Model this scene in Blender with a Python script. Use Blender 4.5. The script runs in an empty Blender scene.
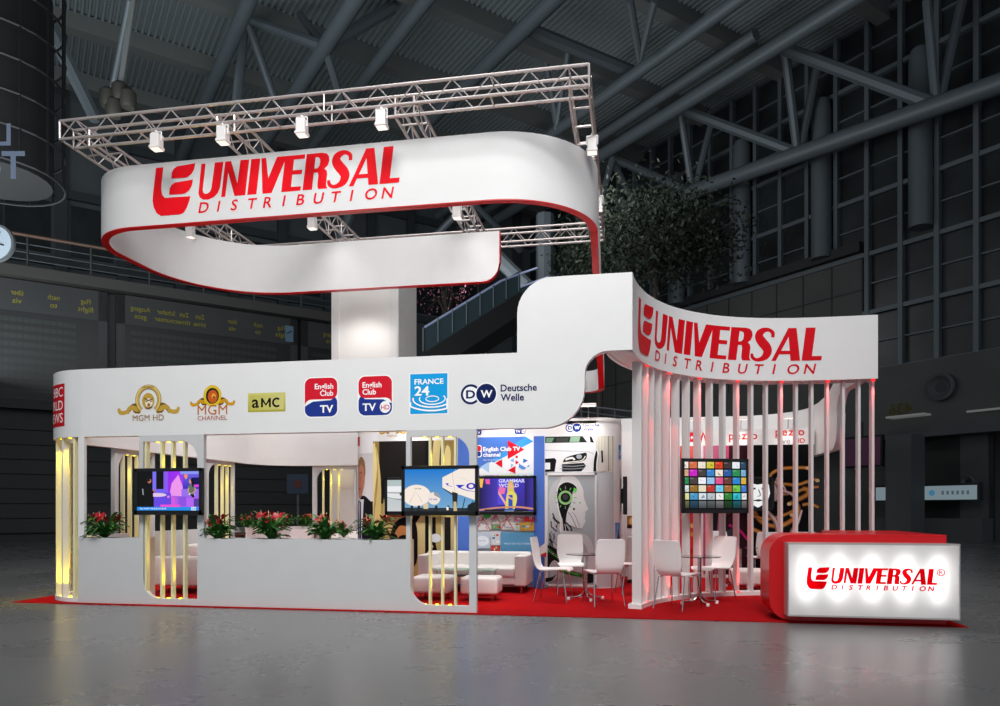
import bpy, bmesh, math, random
from mathutils import Vector, Matrix
from mathutils.geometry import tessellate_polygon
random.seed(7)
SC = bpy.context.scene
COL = SC.collection
PI = math.pi

# ------------------------------------------------------------------ camera, world, lights, exposure
YAW = math.atan(130 / 725.0)
CY = -9.4855
cd = bpy.data.cameras.new('camera'); cd.sensor_width = 36; cd.lens = 36 * .725; cd.shift_y = .156
cd.clip_end = 300
cam = bpy.data.objects.new('camera', cd); COL.objects.link(cam)
cam.location = (0, CY, 1.4); cam.rotation_euler = (PI / 2, 0, YAW)
SC.camera = cam
W = bpy.data.worlds.new('hall_air'); SC.world = W; W.use_nodes = True
W.node_tree.nodes['Background'].inputs[0].default_value = (.8, .9, 1, 1)
W.node_tree.nodes['Background'].inputs[1].default_value = .48
SC.view_settings.view_transform = 'Standard'; SC.view_settings.look = 'None'
SC.view_settings.gamma = 1; SC.view_settings.exposure = 0
SC.view_settings.use_curve_mapping = False
SC.cycles.use_denoising = True
SC.cycles.max_bounces = 8; SC.cycles.sample_clamp_indirect = 6


def light(kind, name, loc, target, energy, color=(1, 1, 1), **kw):
    d = bpy.data.lights.new(name, kind); d.energy = energy; d.color = color
    for k, v in kw.items(): setattr(d, k, v)
    o = bpy.data.objects.new(name, d); COL.objects.link(o); o.location = loc
    v = Vector(target) - Vector(loc)
    o.rotation_euler = v.to_track_quat('-Z', 'Y').to_euler()
    return o


# unseen soft area lights added to brighten the stand, standing in for hall lamps
light('AREA', 'added_stand_light', (-.5, -11.5, 15), (-3.2, 1.5, 3.8), 720, (1, .985, .97), shape='RECTANGLE', size=9, size_y=5, spread=1.45)
light('AREA', 'added_stand_light', (-2.5, 4.2, 15), (-2.6, 4.4, 0), 330, (1, .975, .96), shape='RECTANGLE', size=10, size_y=8, spread=1.2)


def hall_axes(a, b, z):
    q = math.radians(43.1)
    return (-math.sin(q) * a + math.cos(q) * b, CY + math.cos(q) * a + math.sin(q) * b, z)
# unseen area lights added to brighten the roof and the far hall walls
light('AREA', 'roof_fill', hall_axes(24, -2, 9), hall_axes(27, 2, 26), 3000, (.86, .95, 1), shape='RECTANGLE', size=22, size_y=16)
light('AREA', 'wall_fill', hall_axes(24, -4, 13), hall_axes(36, 0, 9), 30, (1, .98, .95), shape='RECTANGLE', size=10, size_y=3)
light('AREA', 'wall_fill', hall_axes(27, 18, 14), hall_axes(27, 35, 13), 430, (.96, .98, 1), shape='RECTANGLE', size=14, size_y=3)

# ------------------------------------------------------------------ materials
def lin(c):
    f = lambda x: x / 12.92 if x <= .04045 else ((x + .055) / 1.055) ** 2.4
    return tuple(f(x / 255.0) for x in c[:3]) + (1,)


def mat(name, c, rough=.5, metal=0, spec=.5, emit=None, es=1, trans=0, alpha=1, noise=0, nscale=5, bump=0):
    m = bpy.data.materials.new(name); m.use_nodes = True
    nt = m.node_tree; b = nt.nodes['Principled BSDF']
    b.inputs['Base Color'].default_value = lin(c); b.inputs['Roughness'].default_value = rough
    b.inputs['Metallic'].default_value = metal; b.inputs['Specular IOR Level'].default_value = spec
    b.inputs['Transmission Weight'].default_value = trans; b.inputs['Alpha'].default_value = alpha
    if emit: b.inputs['Emission Color'].default_value = lin(emit); b.inputs['Emission Strength'].default_value = es
    if noise or bump:
        tc = nt.nodes.new('ShaderNodeTexCoord'); n = nt.nodes.new('ShaderNodeTexNoise')
        n.inputs['Scale'].default_value = nscale; n.inputs['Detail'].default_value = 6
        nt.links.new(tc.outputs['Object'], n.inputs['Vector'])
        if noise:
            r = nt.nodes.new('ShaderNodeValToRGB')
            l = lin(c)
            r.color_ramp.elements[0].position = .3; r.color_ramp.elements[1].position = .7
            r.color_ramp.elements[0].color = tuple(x * (1 - noise) for x in l[:3]) + (1,)
            r.color_ramp.elements[1].color = tuple(min(1, x * (1 + noise)) for x in l[:3]) + (1,)
            nt.links.new(n.outputs['Fac'], r.inputs['Fac']); nt.links.new(r.outputs['Color'], b.inputs['Base Color'])
        if bump:
            bp = nt.nodes.new('ShaderNodeBump'); bp.inputs['Strength'].default_value = bump; bp.inputs['Distance'].default_value = .01
            nt.links.new(n.outputs['Fac'], bp.inputs['Height']); nt.links.new(bp.outputs['Normal'], b.inputs['Normal'])
    return m


def colmat(name, emission=0, rough=.45):
    m = bpy.data.materials.new(name); m.use_nodes = True
    nt = m.node_tree; b = nt.nodes['Principled BSDF']
    a = nt.nodes.new('ShaderNodeAttribute'); a.attribute_name = 'col'
    b.inputs['Roughness'].default_value = rough; b.inputs['Specular IOR Level'].default_value = .12
    if emission:
        b.inputs['Base Color'].default_value = (0.01, .01, .01, 1)
        nt.links.new(a.outputs['Color'], b.inputs['Emission Color']); b.inputs['Emission Strength'].default_value = emission
    else:
        nt.links.new(a.outputs['Color'], b.inputs['Base Color'])
    return m


WHITE = mat('white_laminate', (232, 231, 230), .38, noise=.015, nscale=3)
WHITE2 = mat('white_paint', (236, 233, 231), .5, noise=.015, nscale=3)
GREYW = mat('pale_grey_laminate', (206, 206, 206), .4, noise=.015, nscale=3)
SIGNW = mat('white_fabric', (224, 224, 224), .6, noise=.012, nscale=4)
RED = mat('red_lacquer', (205, 8, 18), .3, noise=.03, nscale=4)
REDCARPET = mat('red_carpet', (160, 4, 12), .95, spec=.1, noise=.12, nscale=180, bump=.3)
CHROME = mat('chrome', (190, 190, 192), .18, 1)
ALU = mat('aluminium_truss', (205, 196, 194), .38, .55)
BLACK = mat('black_plastic', (10, 10, 11), .3)
LEATHER = mat('white_leather', (238, 232, 228), .42, bump=.05, nscale=60)
PLASTIC = mat('white_plastic', (240, 236, 234), .28, noise=.01)
GLASS = mat('clear_glass', (225, 240, 235), .05, trans=1, spec=.5)
PRINT = colmat('printed_film', rough=.45)
SCREEN = colmat('lit_screen', emission=1.0)
FILM = bpy.data.materials.new('backlit_film'); FILM.use_nodes = True
_n = FILM.node_tree; _n.nodes.clear()
_o, _t, _d, _m, _a = [_n.nodes.new(k) for k in ('ShaderNodeOutputMaterial', 'ShaderNodeBsdfTranslucent', 'ShaderNodeBsdfDiffuse', 'ShaderNodeMixShader', 'ShaderNodeAttribute')]
_a.attribute_name = 'col'; _m.inputs[0].default_value = .5
_n.links.new(_a.outputs['Color'], _t.inputs[0]); _n.links.new(_a.outputs['Color'], _d.inputs[0]); _n.links.new(_d.outputs[0], _m.inputs[1]); _n.links.new(_t.outputs[0], _m.inputs[2]); _n.links.new(_m.outputs[0], _o.inputs[0])
YLED = mat('yellow_lamp', (255, 230, 40), .4, emit=(255, 225, 30), es=3)
RLED = mat('red_lamp', (255, 40, 40), .4, emit=(255, 20, 20), es=3)
LAMPW = mat('lamp_glass', (255, 250, 240), .4, emit=(255, 250, 240), es=.9)
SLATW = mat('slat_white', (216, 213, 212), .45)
SLATR = mat('slat_red_spill', (226, 208, 208), .45)  # white slats next to red lamps, the red spill tinted into their base
SLATY = mat('slat_yellow_spill', (236, 228, 182), .45)  # yellow lamp spill mixed into the base colour of the lit slats
BLUEW = mat('blue_laminate', (72, 112, 200), .45, noise=.02)
LEAF = mat('green_leaf', (66, 122, 54), .4, noise=.5, nscale=9)
PETAL = mat('red_spathe', (166, 20, 38), .3, noise=.3, nscale=12)
SPIKE = mat('pale_spadix', (225, 190, 150), .5)


def floor_mat():
    m = bpy.data.materials.new('polished_concrete'); m.use_nodes = True
    nt = m.node_tree; b = nt.nodes['Principled BSDF']; N = nt.nodes.new; L = nt.links.new
    tc = N('ShaderNodeTexCoord')
    n1 = N('ShaderNodeTexNoise'); n1.inputs['Scale'].default_value = .55; n1.inputs['Detail'].default_value = 9; n1.inputs['Roughness'].default_value = .62
    n2 = N('ShaderNodeTexNoise'); n2.inputs['Scale'].default_value = 6; n2.inputs['Detail'].default_value = 8
    L(tc.outputs['Object'], n1.inputs['Vector']); L(tc.outputs['Object'], n2.inputs['Vector'])
    mx = N('ShaderNodeMath'); mx.operation = 'MULTIPLY_ADD'; mx.inputs[1].default_value = .35
    L(n2.outputs['Fac'], mx.inputs[0]); L(n1.outputs['Fac'], mx.inputs[2])
    r = N('ShaderNodeValToRGB'); r.color_ramp.elements[0].position = .45; r.color_ramp.elements[1].position = .9
    r.color_ramp.elements[0].color = (.150, .150, .152, 1); r.color_ramp.elements[1].color = (.172, .172, .175, 1)
    L(mx.outputs[0], r.inputs['Fac']); L(r.outputs['Color'], b.inputs['Base Color'])
    mr = N('ShaderNodeMapRange'); mr.inputs['From Min'].default_value = .3; mr.inputs['From Max'].default_value = .7
    mr.inputs['To Min'].default_value = .25; mr.inputs['To Max'].default_value = .31
    L(n1.outputs['Fac'], mr.inputs['Value']); L(mr.outputs['Result'], b.inputs['Roughness'])
    return m


# ------------------------------------------------------------------ object helpers
def root(name, label, cat, loc=(0, 0, 0), group=None, kind=None, rz=0):
    o = bpy.data.objects.new(name, None); COL.objects.link(o)
    o.location = loc; o.rotation_euler = (0, 0, rz); o.empty_display_size = .1
    return tag(o, label, cat, group, kind)


def tag(o, label=None, cat=None, group=None, kind=None):
    if label: o['label'] = label
    if cat: o['category'] = cat
    if group: o['group'] = group
    if kind: o['kind'] = kind
    return o


class MB:
    def __init__(s): s.v = []; s.f = []; s.m = []; s.c = {}
    def add(s, vs, fs, m=0):
        b = len(s.v); s.v += [tuple(v) for v in vs]
        s.f += [tuple(b + i for i in f) for f in fs]; s.m += [m] * len(fs)
        return s
    def box(s, x0, y0, z0, x1, y1, z1, m=0):
        return s.add([(x0, y0, z0), (x1, y0, z0), (x1, y1, z0), (x0, y1, z0), (x0, y0, z1), (x1, y0, z1), (x1, y1, z1), (x0, y1, z1)],
                     [(0, 3, 2, 1), (4, 5, 6, 7), (0, 1, 5, 4), (1, 2, 6, 5), (2, 3, 7, 6), (3, 0, 4, 7)], m)
    def obox(s, c, ux, hx, hy, z0, z1, m=0):
        """box centred on c (x, y), its long side along the unit vector ux"""
        uy = (-ux[1], ux[0]); P = []
        for z in (z0, z1):
            for a, b in ((-1, -1), (1, -1), (1, 1), (-1, 1)):
                P.append((c[0] + a * hx * ux[0] + b * hy * uy[0], c[1] + a * hx * ux[1] + b * hy * uy[1], z))
        return s.add(P, [(0, 3, 2, 1), (4, 5, 6, 7), (0, 1, 5, 4), (1, 2, 6, 5), (2, 3, 7, 6), (3, 0, 4, 7)], m)
    def tube(s, pts, r, n=8, m=0, cap=True):
        pts = [Vector(p) for p in pts]; k = len(pts)
        rs = r if isinstance(r, (list, tuple)) else [r] * k
        prev = None; b = len(s.v)
        for i, p in enumerate(pts):
            t = (pts[min(i + 1, k - 1)] - pts[max(i - 1, 0)]).normalized()
            if prev is None:
                a = Vector((0, 0, 1)) if abs(t.z) < .9 else Vector((1, 0, 0))
                u = t.cross(a).normalized()
            else:
                u = (prev - t * prev.dot(t)).normalized()
            prev = u; w = t.cross(u)
            for j in range(n):
                q = 2 * PI * j / n
                s.v.append(tuple(p + u * (rs[i] * math.cos(q)) + w * (rs[i] * math.sin(q))))
        for i in range(k - 1):
            for j in range(n):
                s.f.append((b + i * n + j, b + i * n + (j + 1) % n, b + (i + 1) * n + (j + 1) % n, b + (i + 1) * n + j)); s.m.append(m)
        if cap:
            s.f.append(tuple(b + j for j in reversed(range(n)))); s.m.append(m)
            s.f.append(tuple(b + (k - 1) * n + j for j in range(n))); s.m.append(m)
        return s
    def lathe(s, prof, c, n=20, m=0):
        b = len(s.v); k = len(prof)
        for r, z in prof:
            for j in range(n):
                q = 2 * PI * j / n; s.v.append((c[0] + r * math.cos(q), c[1] + r * math.sin(q), c[2] + z))
        for i in range(k - 1):
            for j in range(n):
                s.f.append((b + i * n + j, b + i * n + (j + 1) % n, b + (i + 1) * n + (j + 1) % n, b + (i + 1) * n + j)); s.m.append(m)
        s.f.append(tuple(b + j for j in reversed(range(n)))); s.m.append(m)
        s.f.append(tuple(b + (k - 1) * n + j for j in range(n))); s.m.append(m)
        return s
    def prism(s, poly, fn, d, m=0, mside=None):
        """outline poly in (u, w) mapped by fn(u, w, depth), from depth 0 to d"""
        n = len(poly); mside = m if mside is None else mside
        b = len(s.v)
        s.v += [tuple(fn(u, w, 0)) for u, w in poly] + [tuple(fn(u, w, d)) for u, w in poly]
        s.f += [tuple(b + i for i in range(n)), tuple(b + n + i for i in reversed(range(n)))]; s.m += [m, m]
        for i in range(n):
            j = (i + 1) % n
            s.f.append((b + i, b + n + i, b + n + j, b + j)); s.m.append(mside)
        return s
    def ribbon(s, path, z0, z1, th, m=0, mb=None, closed=False):
        """upright band along path (x, y); its thickness th goes to the left of the path"""
        n = len(path); mb = m if mb is None else mb
        Z0 = z0 if isinstance(z0, list) else [z0] * n; Z1 = z1 if isinstance(z1, list) else [z1] * n
        b = len(s.v)
        for i, (x, y) in enumerate(path):
            if closed: a, c = path[i - 1], path[(i + 1) % n]
            else: a, c = path[max(i - 1, 0)], path[min(i + 1, n - 1)]
            t = Vector((c[0] - a[0], c[1] - a[1])).normalized(); nx, ny = -t.y * th, t.x * th
            s.v += [(x, y, Z0[i]), (x, y, Z1[i]), (x + nx, y + ny, Z1[i]), (x + nx, y + ny, Z0[i])]
        for i in range(n if closed else n - 1):
            p, q = b + 4 * i, b + 4 * ((i + 1) % n)
            for k, mm in ((0, m), (1, m), (2, m), (3, mb)):
                s.f.append((p + k, q + k, q + (k + 1) % 4, p + (k + 1) % 4)); s.m.append(mm)
        if not closed:
            s.f.append((b, b + 1, b + 2, b + 3)); s.m.append(mb)
            e = b + 4 * (n - 1); s.f.append((e + 3, e + 2, e + 1, e)); s.m.append(mb)
        return s
    def rbox(s, x0, y0, z0, x1, y1, z1, r=.04, seg=3, m=0):
        bm = bmesh.new(); bmesh.ops.create_cube(bm, size=1)
        for v in bm.verts:
            v.co = Vector(((x0 + x1) / 2 + v.co.x * (x1 - x0), (y0 + y1) / 2 + v.co.y * (y1 - y0), (z0 + z1) / 2 + v.co.z * (z1 - z0)))
        bmesh.ops.bevel(bm, geom=bm.edges[:] + bm.verts[:], offset=r, segments=seg, profile=.5, affect='EDGES')
        bm.verts.index_update()
        s.add([v.co[:] for v in bm.verts], [[v.index for v in f.verts] for f in bm.faces], m); bm.free()
        return s
    def build(s, name, mats, parent=None, smooth=False, world=True, bevel=0):
        me = bpy.data.meshes.new(name)
        off = parent.location if (parent is not None and world) else Vector((0, 0, 0))
        if parent is not None and world and parent.parent is not None: off = off + parent.parent.location
        vs = [(x - off[0], y - off[1], z - off[2]) for x, y, z in s.v]
        me.from_pydata(vs, [], s.f)
        for m in (mats if isinstance(mats, (list, tuple)) else [mats]): me.materials.append(m)
        me.polygons.foreach_set('material_index', s.m)
        bm = bmesh.new(); bm.from_mesh(me); bmesh.ops.recalc_face_normals(bm, faces=bm.faces[:]); bm.to_mesh(me); bm.free()
        if smooth:
            me.polygons.foreach_set('use_smooth', [True] * len(me.polygons))
            try: me.set_sharp_from_angle(angle=.7)
            except Exception: pass
        o = bpy.data.objects.new(name, me); COL.objects.link(o)
        if parent is not None: o.parent = parent
        if bevel:
            bv = o.modifiers.new('edge', 'BEVEL'); bv.width = bevel; bv.segments = 2; bv.limit_method = 'ANGLE'
        return o


def thing(mb, name, mats, label, cat, group=None, kind=None, smooth=False):
    return tag(mb.build(name, mats, None, smooth), label, cat, group, kind)


def copy_tree(o, parent=None):
    c = o.copy(); COL.objects.link(c)
    if parent is not None: c.parent = parent
    for ch in [x for x in bpy.data.objects if x.parent == o]: copy_tree(ch, c)
    return c


def arc(cx, cy, rx, ry, a0, a1, n=12):
    return [(cx + rx * math.cos(math.radians(a0 + (a1 - a0) * i / n)), cy + ry * math.sin(math.radians(a0 + (a1 - a0) * i / n))) for i in range(n + 1)]


def catmull(P, n=6):
    out = []
    for i in range(len(P) - 1):
        a, b, c, d = P[max(i - 1, 0)], P[i], P[i + 1], P[min(i + 2, len(P) - 1)]
        for k in range(n):
            t = k / n
            out.append(tuple(.5 * (2 * b[j] + (c[j] - a[j]) * t + (2 * a[j] - 5 * b[j] + 4 * c[j] - d[j]) * t * t + (3 * b[j] - a[j] - 3 * c[j] + d[j]) * t ** 3) for j in range(len(b))))
    return out + [tuple(P[-1])]


# ------------------------------------------------------------------ flat printed artwork
_txt = {}
def glyphs(s, bold=0.0):
    k = (s, bold)
    if k not in _txt:
        cu = bpy.data.curves.new('t', 'FONT'); cu.body = s; cu.size = 1; cu.offset = bold; cu.resolution_u = 3
        ob = bpy.data.objects.new('t', cu); COL.objects.link(ob)
        bpy.context.view_layer.update()
        me = ob.evaluated_get(bpy.context.evaluated_depsgraph_get()).to_mesh()
        _txt[k] = ([(v.co.x, v.co.y) for v in me.vertices], [tuple(p.vertices) for p in me.polygons])
        bpy.data.objects.remove(ob); bpy.data.curves.remove(cu)
    return _txt[k]
CAP = None


class Art:
    def __init__(s): s.p = []; s.layer = 0     # (layer, colours, points)
    def up(s): s.layer += 1; return s
    def poly(s, c, pts, up=True):
        if up: s.layer += 1
        s.p.append((s.layer, c, list(pts))); return s
    def rect(s, c, x0, y0, x1, y1, top=None, right=None):
        cs = c
        if top: cs = [c, c, top, top]
        if right: cs = [c, right, right, c]
        return s.poly(cs, [(x0, y0), (x1, y0), (x1, y1), (x0, y1)])
    def ell(s, c, cx, cy, rx, ry, n=24, a0=0, a1=360):
        return s.poly(c, arc(cx, cy, rx, ry, a0, a1, n)[:n if a1 - a0 == 360 else None])
    def stroke(s, c, pts, w, smooth=0):
        s.layer += 1
        ws = w if isinstance(w, (list, tuple)) else [w] * len(pts)
        P = [(x, y, q) for (x, y), q in zip(pts, ws)]
        if smooth: P = catmull(P, smooth)
        E = []
        for i, (x, y, q) in enumerate(P):
            a, b = P[max(i - 1, 0)], P[min(i + 1, len(P) - 1)]
            d = math.hypot(b[0] - a[0], b[1] - a[1]) or 1
            nx, ny = -(b[1] - a[1]) / d * q / 2, (b[0] - a[0]) / d * q / 2
            E.append(((x + nx, y + ny), (x - nx, y - ny)))
        for i in range(len(E) - 1):
            s.p.append((s.layer, c, [E[i][0], E[i][1], E[i + 1][1], E[i + 1][0]]))
        return s
    def ring(s, c, cx, cy, rx, ry, w, a0=0, a1=360, n=28):
        return s.stroke(c, arc(cx, cy, rx, ry, a0, a1, n), w)
    def rrect(s, c, x0, y0, x1, y1, r, corners='1111'):
        P = []
        for k, (x, y, a) in enumerate(((x1 - r, y1 - r, 0), (x0 + r, y1 - r, 90), (x0 + r, y0 + r, 180), (x1 - r, y0 + r, 270))):
            if corners[k] == '1': P += arc(x, y, r, r, a, a + 90, 6)
            else: P.append((x + r * (1 if k in (0, 3) else -1), y + r * (1 if k < 2 else -1)))
        return s.poly(c, P)
    def text(s, c, t, x, y, h, bold=0, shear=0, sx=1, align='l', up=True, flip=False):
        global CAP
        if CAP is None: CAP = max(q[1] for q in glyphs('H')[0])
        V, F = glyphs(t, bold)
        if not V: return s
        k = h / CAP; x0 = min(v[0] for v in V); x1 = max(v[0] for v in V); w = (x1 - x0) * k * sx
        ox = x - (w if align == 'r' else w / 2 if align == 'c' else 0)
        if up: s.layer += 1
        for f in F:
            P = [(ox + ((V[i][0] - x0) * sx) * k + shear * V[i][1] * k, y + V[i][1] * k) for i in f]
            if flip: P = [(2 * ox + w - a, b) for a, b in P]
            s.p.append((s.layer, c, P))
        return s
    def place(s, name, fn, parent=None, m=None, step=.0004, cuts=None, mirror=False):
        """fn(u, v, d) gives the point at distance d off the surface; cuts = (u0, u1, n) slices for a bent surface"""
        V, F, C = [], [], []
        for lay, c, pts in s.p:
            cols = [lin(q) for q in c] if isinstance(c, list) else None
            d = step * (lay + 1)
            if cuts:
                tri = tessellate_polygon([[Vector((a, b, 0)) for a, b in pts]]) if len(pts) > 3 else [(0, 1, 2)]
                pieces = []
                du = (cuts[1] - cuts[0]) / cuts[2]
                for t in tri:
                    T = [pts[i] for i in t]
                    k0 = math.floor((min(a for a, b in T) - cuts[0]) / du); k1 = math.floor((max(a for a, b in T) - cuts[0]) / du)
                    for k in range(k0, k1 + 1):
                        Q = T
                        for lim, sg in ((cuts[0] + k * du, 1), (cuts[0] + (k + 1) * du, -1)):
                            R = []
                            for i in range(len(Q)):
                                p, q = Q[i], Q[(i + 1) % len(Q)]
                                ip, iq = (p[0] - lim) * sg >= 0, (q[0] - lim) * sg >= 0
                                if ip: R.append(p)
                                if ip != iq:
                                    r = (lim - p[0]) / (q[0] - p[0]); R.append((lim, p[1] + r * (q[1] - p[1])))
                            Q = R
                            if len(Q) < 3: break
                        if len(Q) >= 3: pieces.append(Q)
            else: pieces = [pts]
            for Q in pieces:
                b = len(V); V += [tuple(fn(u, v, d)) for u, v in Q]; F.append(tuple(range(b, b + len(Q))))
                C += cols if (cols and len(Q) == len(cols)) else [cols[0] if cols else lin(c)] * len(Q)
        off = Vector((0, 0, 0))
        q = parent
        while q is not None: off = off + q.location; q = q.parent
        me = bpy.data.meshes.new(name)
        me.from_pydata([(x - off.x, y - off.y, z - off.z) for x, y, z in V], [], F)
        at = me.color_attributes.new('col', 'FLOAT_COLOR', 'POINT')
        at.data.foreach_set('color', [k for c in C for k in c])
        me.materials.append(m or PRINT)
        o = bpy.data.objects.new(name, me); COL.objects.link(o)
        if parent is not None: o.parent = parent
        return o


def wall_fn(x0, z0, y, k=1):
    return lambda u, v, d: (x0 + u * k, y - d, z0 + v * k)

# ------------------------------------------------------------------ hall floor and the red carpet
fl = MB().box(-90, -40, -.3, 70, 95, 0).build('floor', floor_mat()); tag(fl, kind='structure')
thing(MB().box(-9.1, -.1, .001, 3.92, 7.9, .012), 'carpet', REDCARPET, 'flat red carpet laid under the whole exhibition stand on the grey concrete', 'carpet')

Z0, Z1, ZR0, ZR1 = 2.47, 3.47, 3.45, 4.45
XL, YB, XR = -9.02, 7.5, 3.75

# ------------------------------------------------------------------ header fascia running round the stand
hdr = root('header_fascia', 'white header band round the top of the stand, stepped up in a wave, with logos', 'fascia', (-4, 0, Z0))
wave = [(-8.0, Z0), (-1.06, Z0)] + arc(-1.1, 2.99, .52, .52, -90, 0, 8)[1:] + [(-.58, 3.15)] + arc(-.28, 3.15, .3, .3, 180, 90, 7)[1:] + [(.03, ZR0), (.03, ZR1), (-.95, ZR1)] + \
    arc(-1.0, 3.98, .47, .47, 90, 180, 9)[1:] + [(-1.47, Z1), (-8.0, Z1)]
MB().prism(wave, lambda u, w, d: (u, d, w), .14).build('front_board', WHITE, hdr)
path = [(-8.0, 0)] + arc(-8.05, .97, .97, .97, 270, 180, 10)[1:] + [(XL, 2), (XL, 4), (XL, 6.3)] + arc(XL + 1.2, YB - 1.2, 1.2, 1.2, 180, 90, 10) + [(-5, YB), (0, YB)] + \
    arc(XR - 1.4, YB - 1.4, 1.4, 1.4, 90, 0, 10) + [(XR, 5.5)]
path = path[::-1]
MB().ribbon(path, Z0, Z1, .14).build('side_and_back_band', WHITE, hdr, smooth=True)
rwave = [(5.5, Z0)] + [(5.0, Z0)] + arc(4.6, 2.85, .38, .38, 270, 180, 6) + [(4.2, 3.1)] + arc(3.9, 3.1, .33, .35, 0, 90, 6) + [(2.78, ZR0), (2.78, ZR1), (3.55, ZR1)] + \
    arc(3.6, 4.05, .4, .4, 90, 10, 6) + [(4.3, 3.72), (4.8, 3.53), (5.5, Z1)]
MB().prism(rwave, lambda u, w, d: (XR - .14 + d, u, w), .14).build('wave_board', WHITE, hdr)


# the company's word mark, drawn once: baseline v = 0, letters one unit tall
def universal(A, red, reg=False, tb=.012):
    sh = .12
    def L(x, pts): A.poly(red, [(1.39 + x + a + sh * b, b) for a, b in pts])
    A.up()
    U = [(0, 1), (.13, 1), (.13, .25), (.16, .17), (.22, .13), (.3, .14), (.36, .19), (.39, .28), (.41, 1), (.67, 1), (.65, .27), (.6, .12), (.5, .02), (.34, -.04), (.18, -.03), (.06, .05), (.01, .17)]
    L(0, U)
    L(.72, [(0, 0), (0, 1), (.18, 1), (.44, .36), (.46, 1), (.72, 1), (.72, 0), (.40, 0), (.13, .68), (.12, 0)])
    L(1.50, [(0, 0), (0, 1), (.27, 1), (.27, 0)])
    L(1.80, [(0, 1), (.14, 1), (.27, .42), (.46, 1), (.75, 1), (.42, 0), (.15, 0)])
    L(2.50, [(0, 0), (0, 1), (.58, 1), (.58, .88), (.27, .88), (.27, .58), (.54, .58), (.54, .46), (.27, .46), (.27, .12), (.56, .12), (.56, 0)])
    L(3.12, [(0, 0), (0, 1), (.27, 1), (.27, 0)])
    L(3.12, [(.2, 1), (.45, 1), (.58, .97), (.66, .88), (.68, .76), (.65, .64), (.56, .55), (.45, .47), (.2, .46), (.2, .57), (.36, .58), (.41, .65), (.42, .76), (.4, .85), (.33, .89), (.2, .89)])
    L(3.12, [(.4, .52), (.56, .55), (.63, .5), (.66, .4), (.66, .12), (.68, .05), (.72, 0), (.46, 0), (.42, .06), (.41, .14), (.41, .38), (.38, .47)])
    S = [(.60, .72, .09), (.58, .86, .11), (.46, .945, .11), (.33, .94, .15), (.22, .86, .21), (.2, .73, .25), (.3, .58, .28), (.43, .44, .28), (.5, .3, .25), (.46, .15, .21), (.35, .06, .14), (.2, .03, .1), (.08, .1, .1), (.04, .22, .08)]
    A.stroke(red, [(1.39 + 3.80 + a + sh * b, b) for a, b, c in S], [c for a, b, c in S], 4)
    A.up()
    L(4.44, [(0, 0), (.13, 0), (.51, 1), (.37, 1)]); L(4.44, [(.36, 1), (.60, 1), (.82, 0), (.55, 0)])
    A.up(); L(4.44, [(.16, .2), (.6, .2), (.6, .31), (.2, .31)])
    A.up(); L(5.30, [(0, 0), (0, 1), (.27, 1), (.27, .13), (.54, .13), (.54, 0)])
    A.poly(red, catmull([(.12, 1), (.345, 1)], 1) + [(.29, .55), (.28, .36), (.31, .2), (.39, .11), (1.18, .1), (1.15, -.02), (1.07, -.22), (.97, -.36), (.85, -.40), (.27, -.40), (.13, -.3), (.04, -.12), (.01, .06), (.03, .3)])
    leaf = [(.59, .65), (.61, .83), (.67, .93), (.78, .99), (1.33, 1.03), (1.29, .85), (1.21, .73), (1.1, .66), (1.0, .64)]
    A.poly(red, leaf); A.poly(red, [(a - .07, b - .46) for a, b in leaf], up=False)
    A.up()
    for i, ch in enumerate('DISTRIBUTION'):
        A.text(red, ch, 1.42 + i * .484 + (.08 if ch == 'I' else 0), -.4, .29, tb, .2, 1.05, up=False)
    if reg:
        A.ring(red, 7.45, .78, .2, .2, .06); A.text(red, 'R', 7.45, .66, .24, .03, align='c')
    return A


# ------------------------------------------------------------------ channel logos on the header
GOLD, GOLD2, GOLDD = (196, 160, 66), (226, 196, 110), (120, 84, 26)
def film_ribbon(A, g, gd):
    for s in (-1, 1):
        A.stroke(gd, [(s * .5, .3), (s * .62, .5), (s * .85, .42), (s * .98, .25)], [.2, .22, .2, .16], 4)
        A.stroke(g, [(s * .42, .16), (s * .6, .34), (s * .85, .42), (s * 1.0, .3), (s * .98, .14)], [.14, .24, .2, .15, .12], 4)
        A.stroke(g, [(s * .95, .3), (s * 1.15, .2), (s * 1.38, .22), (s * 1.45, .4)], [.12, .18, .18, .12], 4)
        A.stroke(gd, [(s * .4, .2), (s * .62, .2), (s * .75, .28)], [.06, .08, .03], 4)


A = Art(); film_ribbon(A, GOLD, GOLDD)
A.ring(GOLDD, 0, .75, .53, .58, .2, -50, 230); A.ring(GOLD2, 0, .76, .53, .58, .15, -50, 230); A.ring(GOLDD, 0, .76, .5, .55, .02, -50, 230)
A.ell(GOLD, 0, .7, .3, .36); A.ell((236, 228, 204), .03, .62, .18, .2); A.stroke(GOLDD, [(-.2, .85), (0, .72), (.22, .8)], .05, 3); A.stroke(GOLDD, [(-.15, .4), (.02, .36), (.2, .45)], .06, 3)
A.ell(GOLDD, -.08, .68, .04, .03); A.ell(GOLDD, .14, .68, .04, .03); A.ell((160, 110, 40), .03, .52, .07, .08)
A.text(GOLDD, 'ARS GRATIA', 0, 1.29, .07, .01, align='c')
A.text((150, 104, 34), 'MGM HD', 0, -.18, .26, -.004, align='c', sx=1.0)
A.place('lion_ring_logo', lambda u, v, d: (-6.9 + u * .335, -d, 2.745 + v * .325), hdr)
A = Art(); film_ribbon(A, (206, 152, 30), (90, 40, 12))
A.ell((30, 26, 34), 0, .72, .5, .55); A.ring((225, 190, 40), 0, .72, .52, .57, .16); A.ell((206, 96, 30), .03, .68, .33, .4); A.ell((240, 170, 70), .08, .7, .14, .16); A.ell((50, 20, 10), .1, .62, .06, .07)
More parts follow.
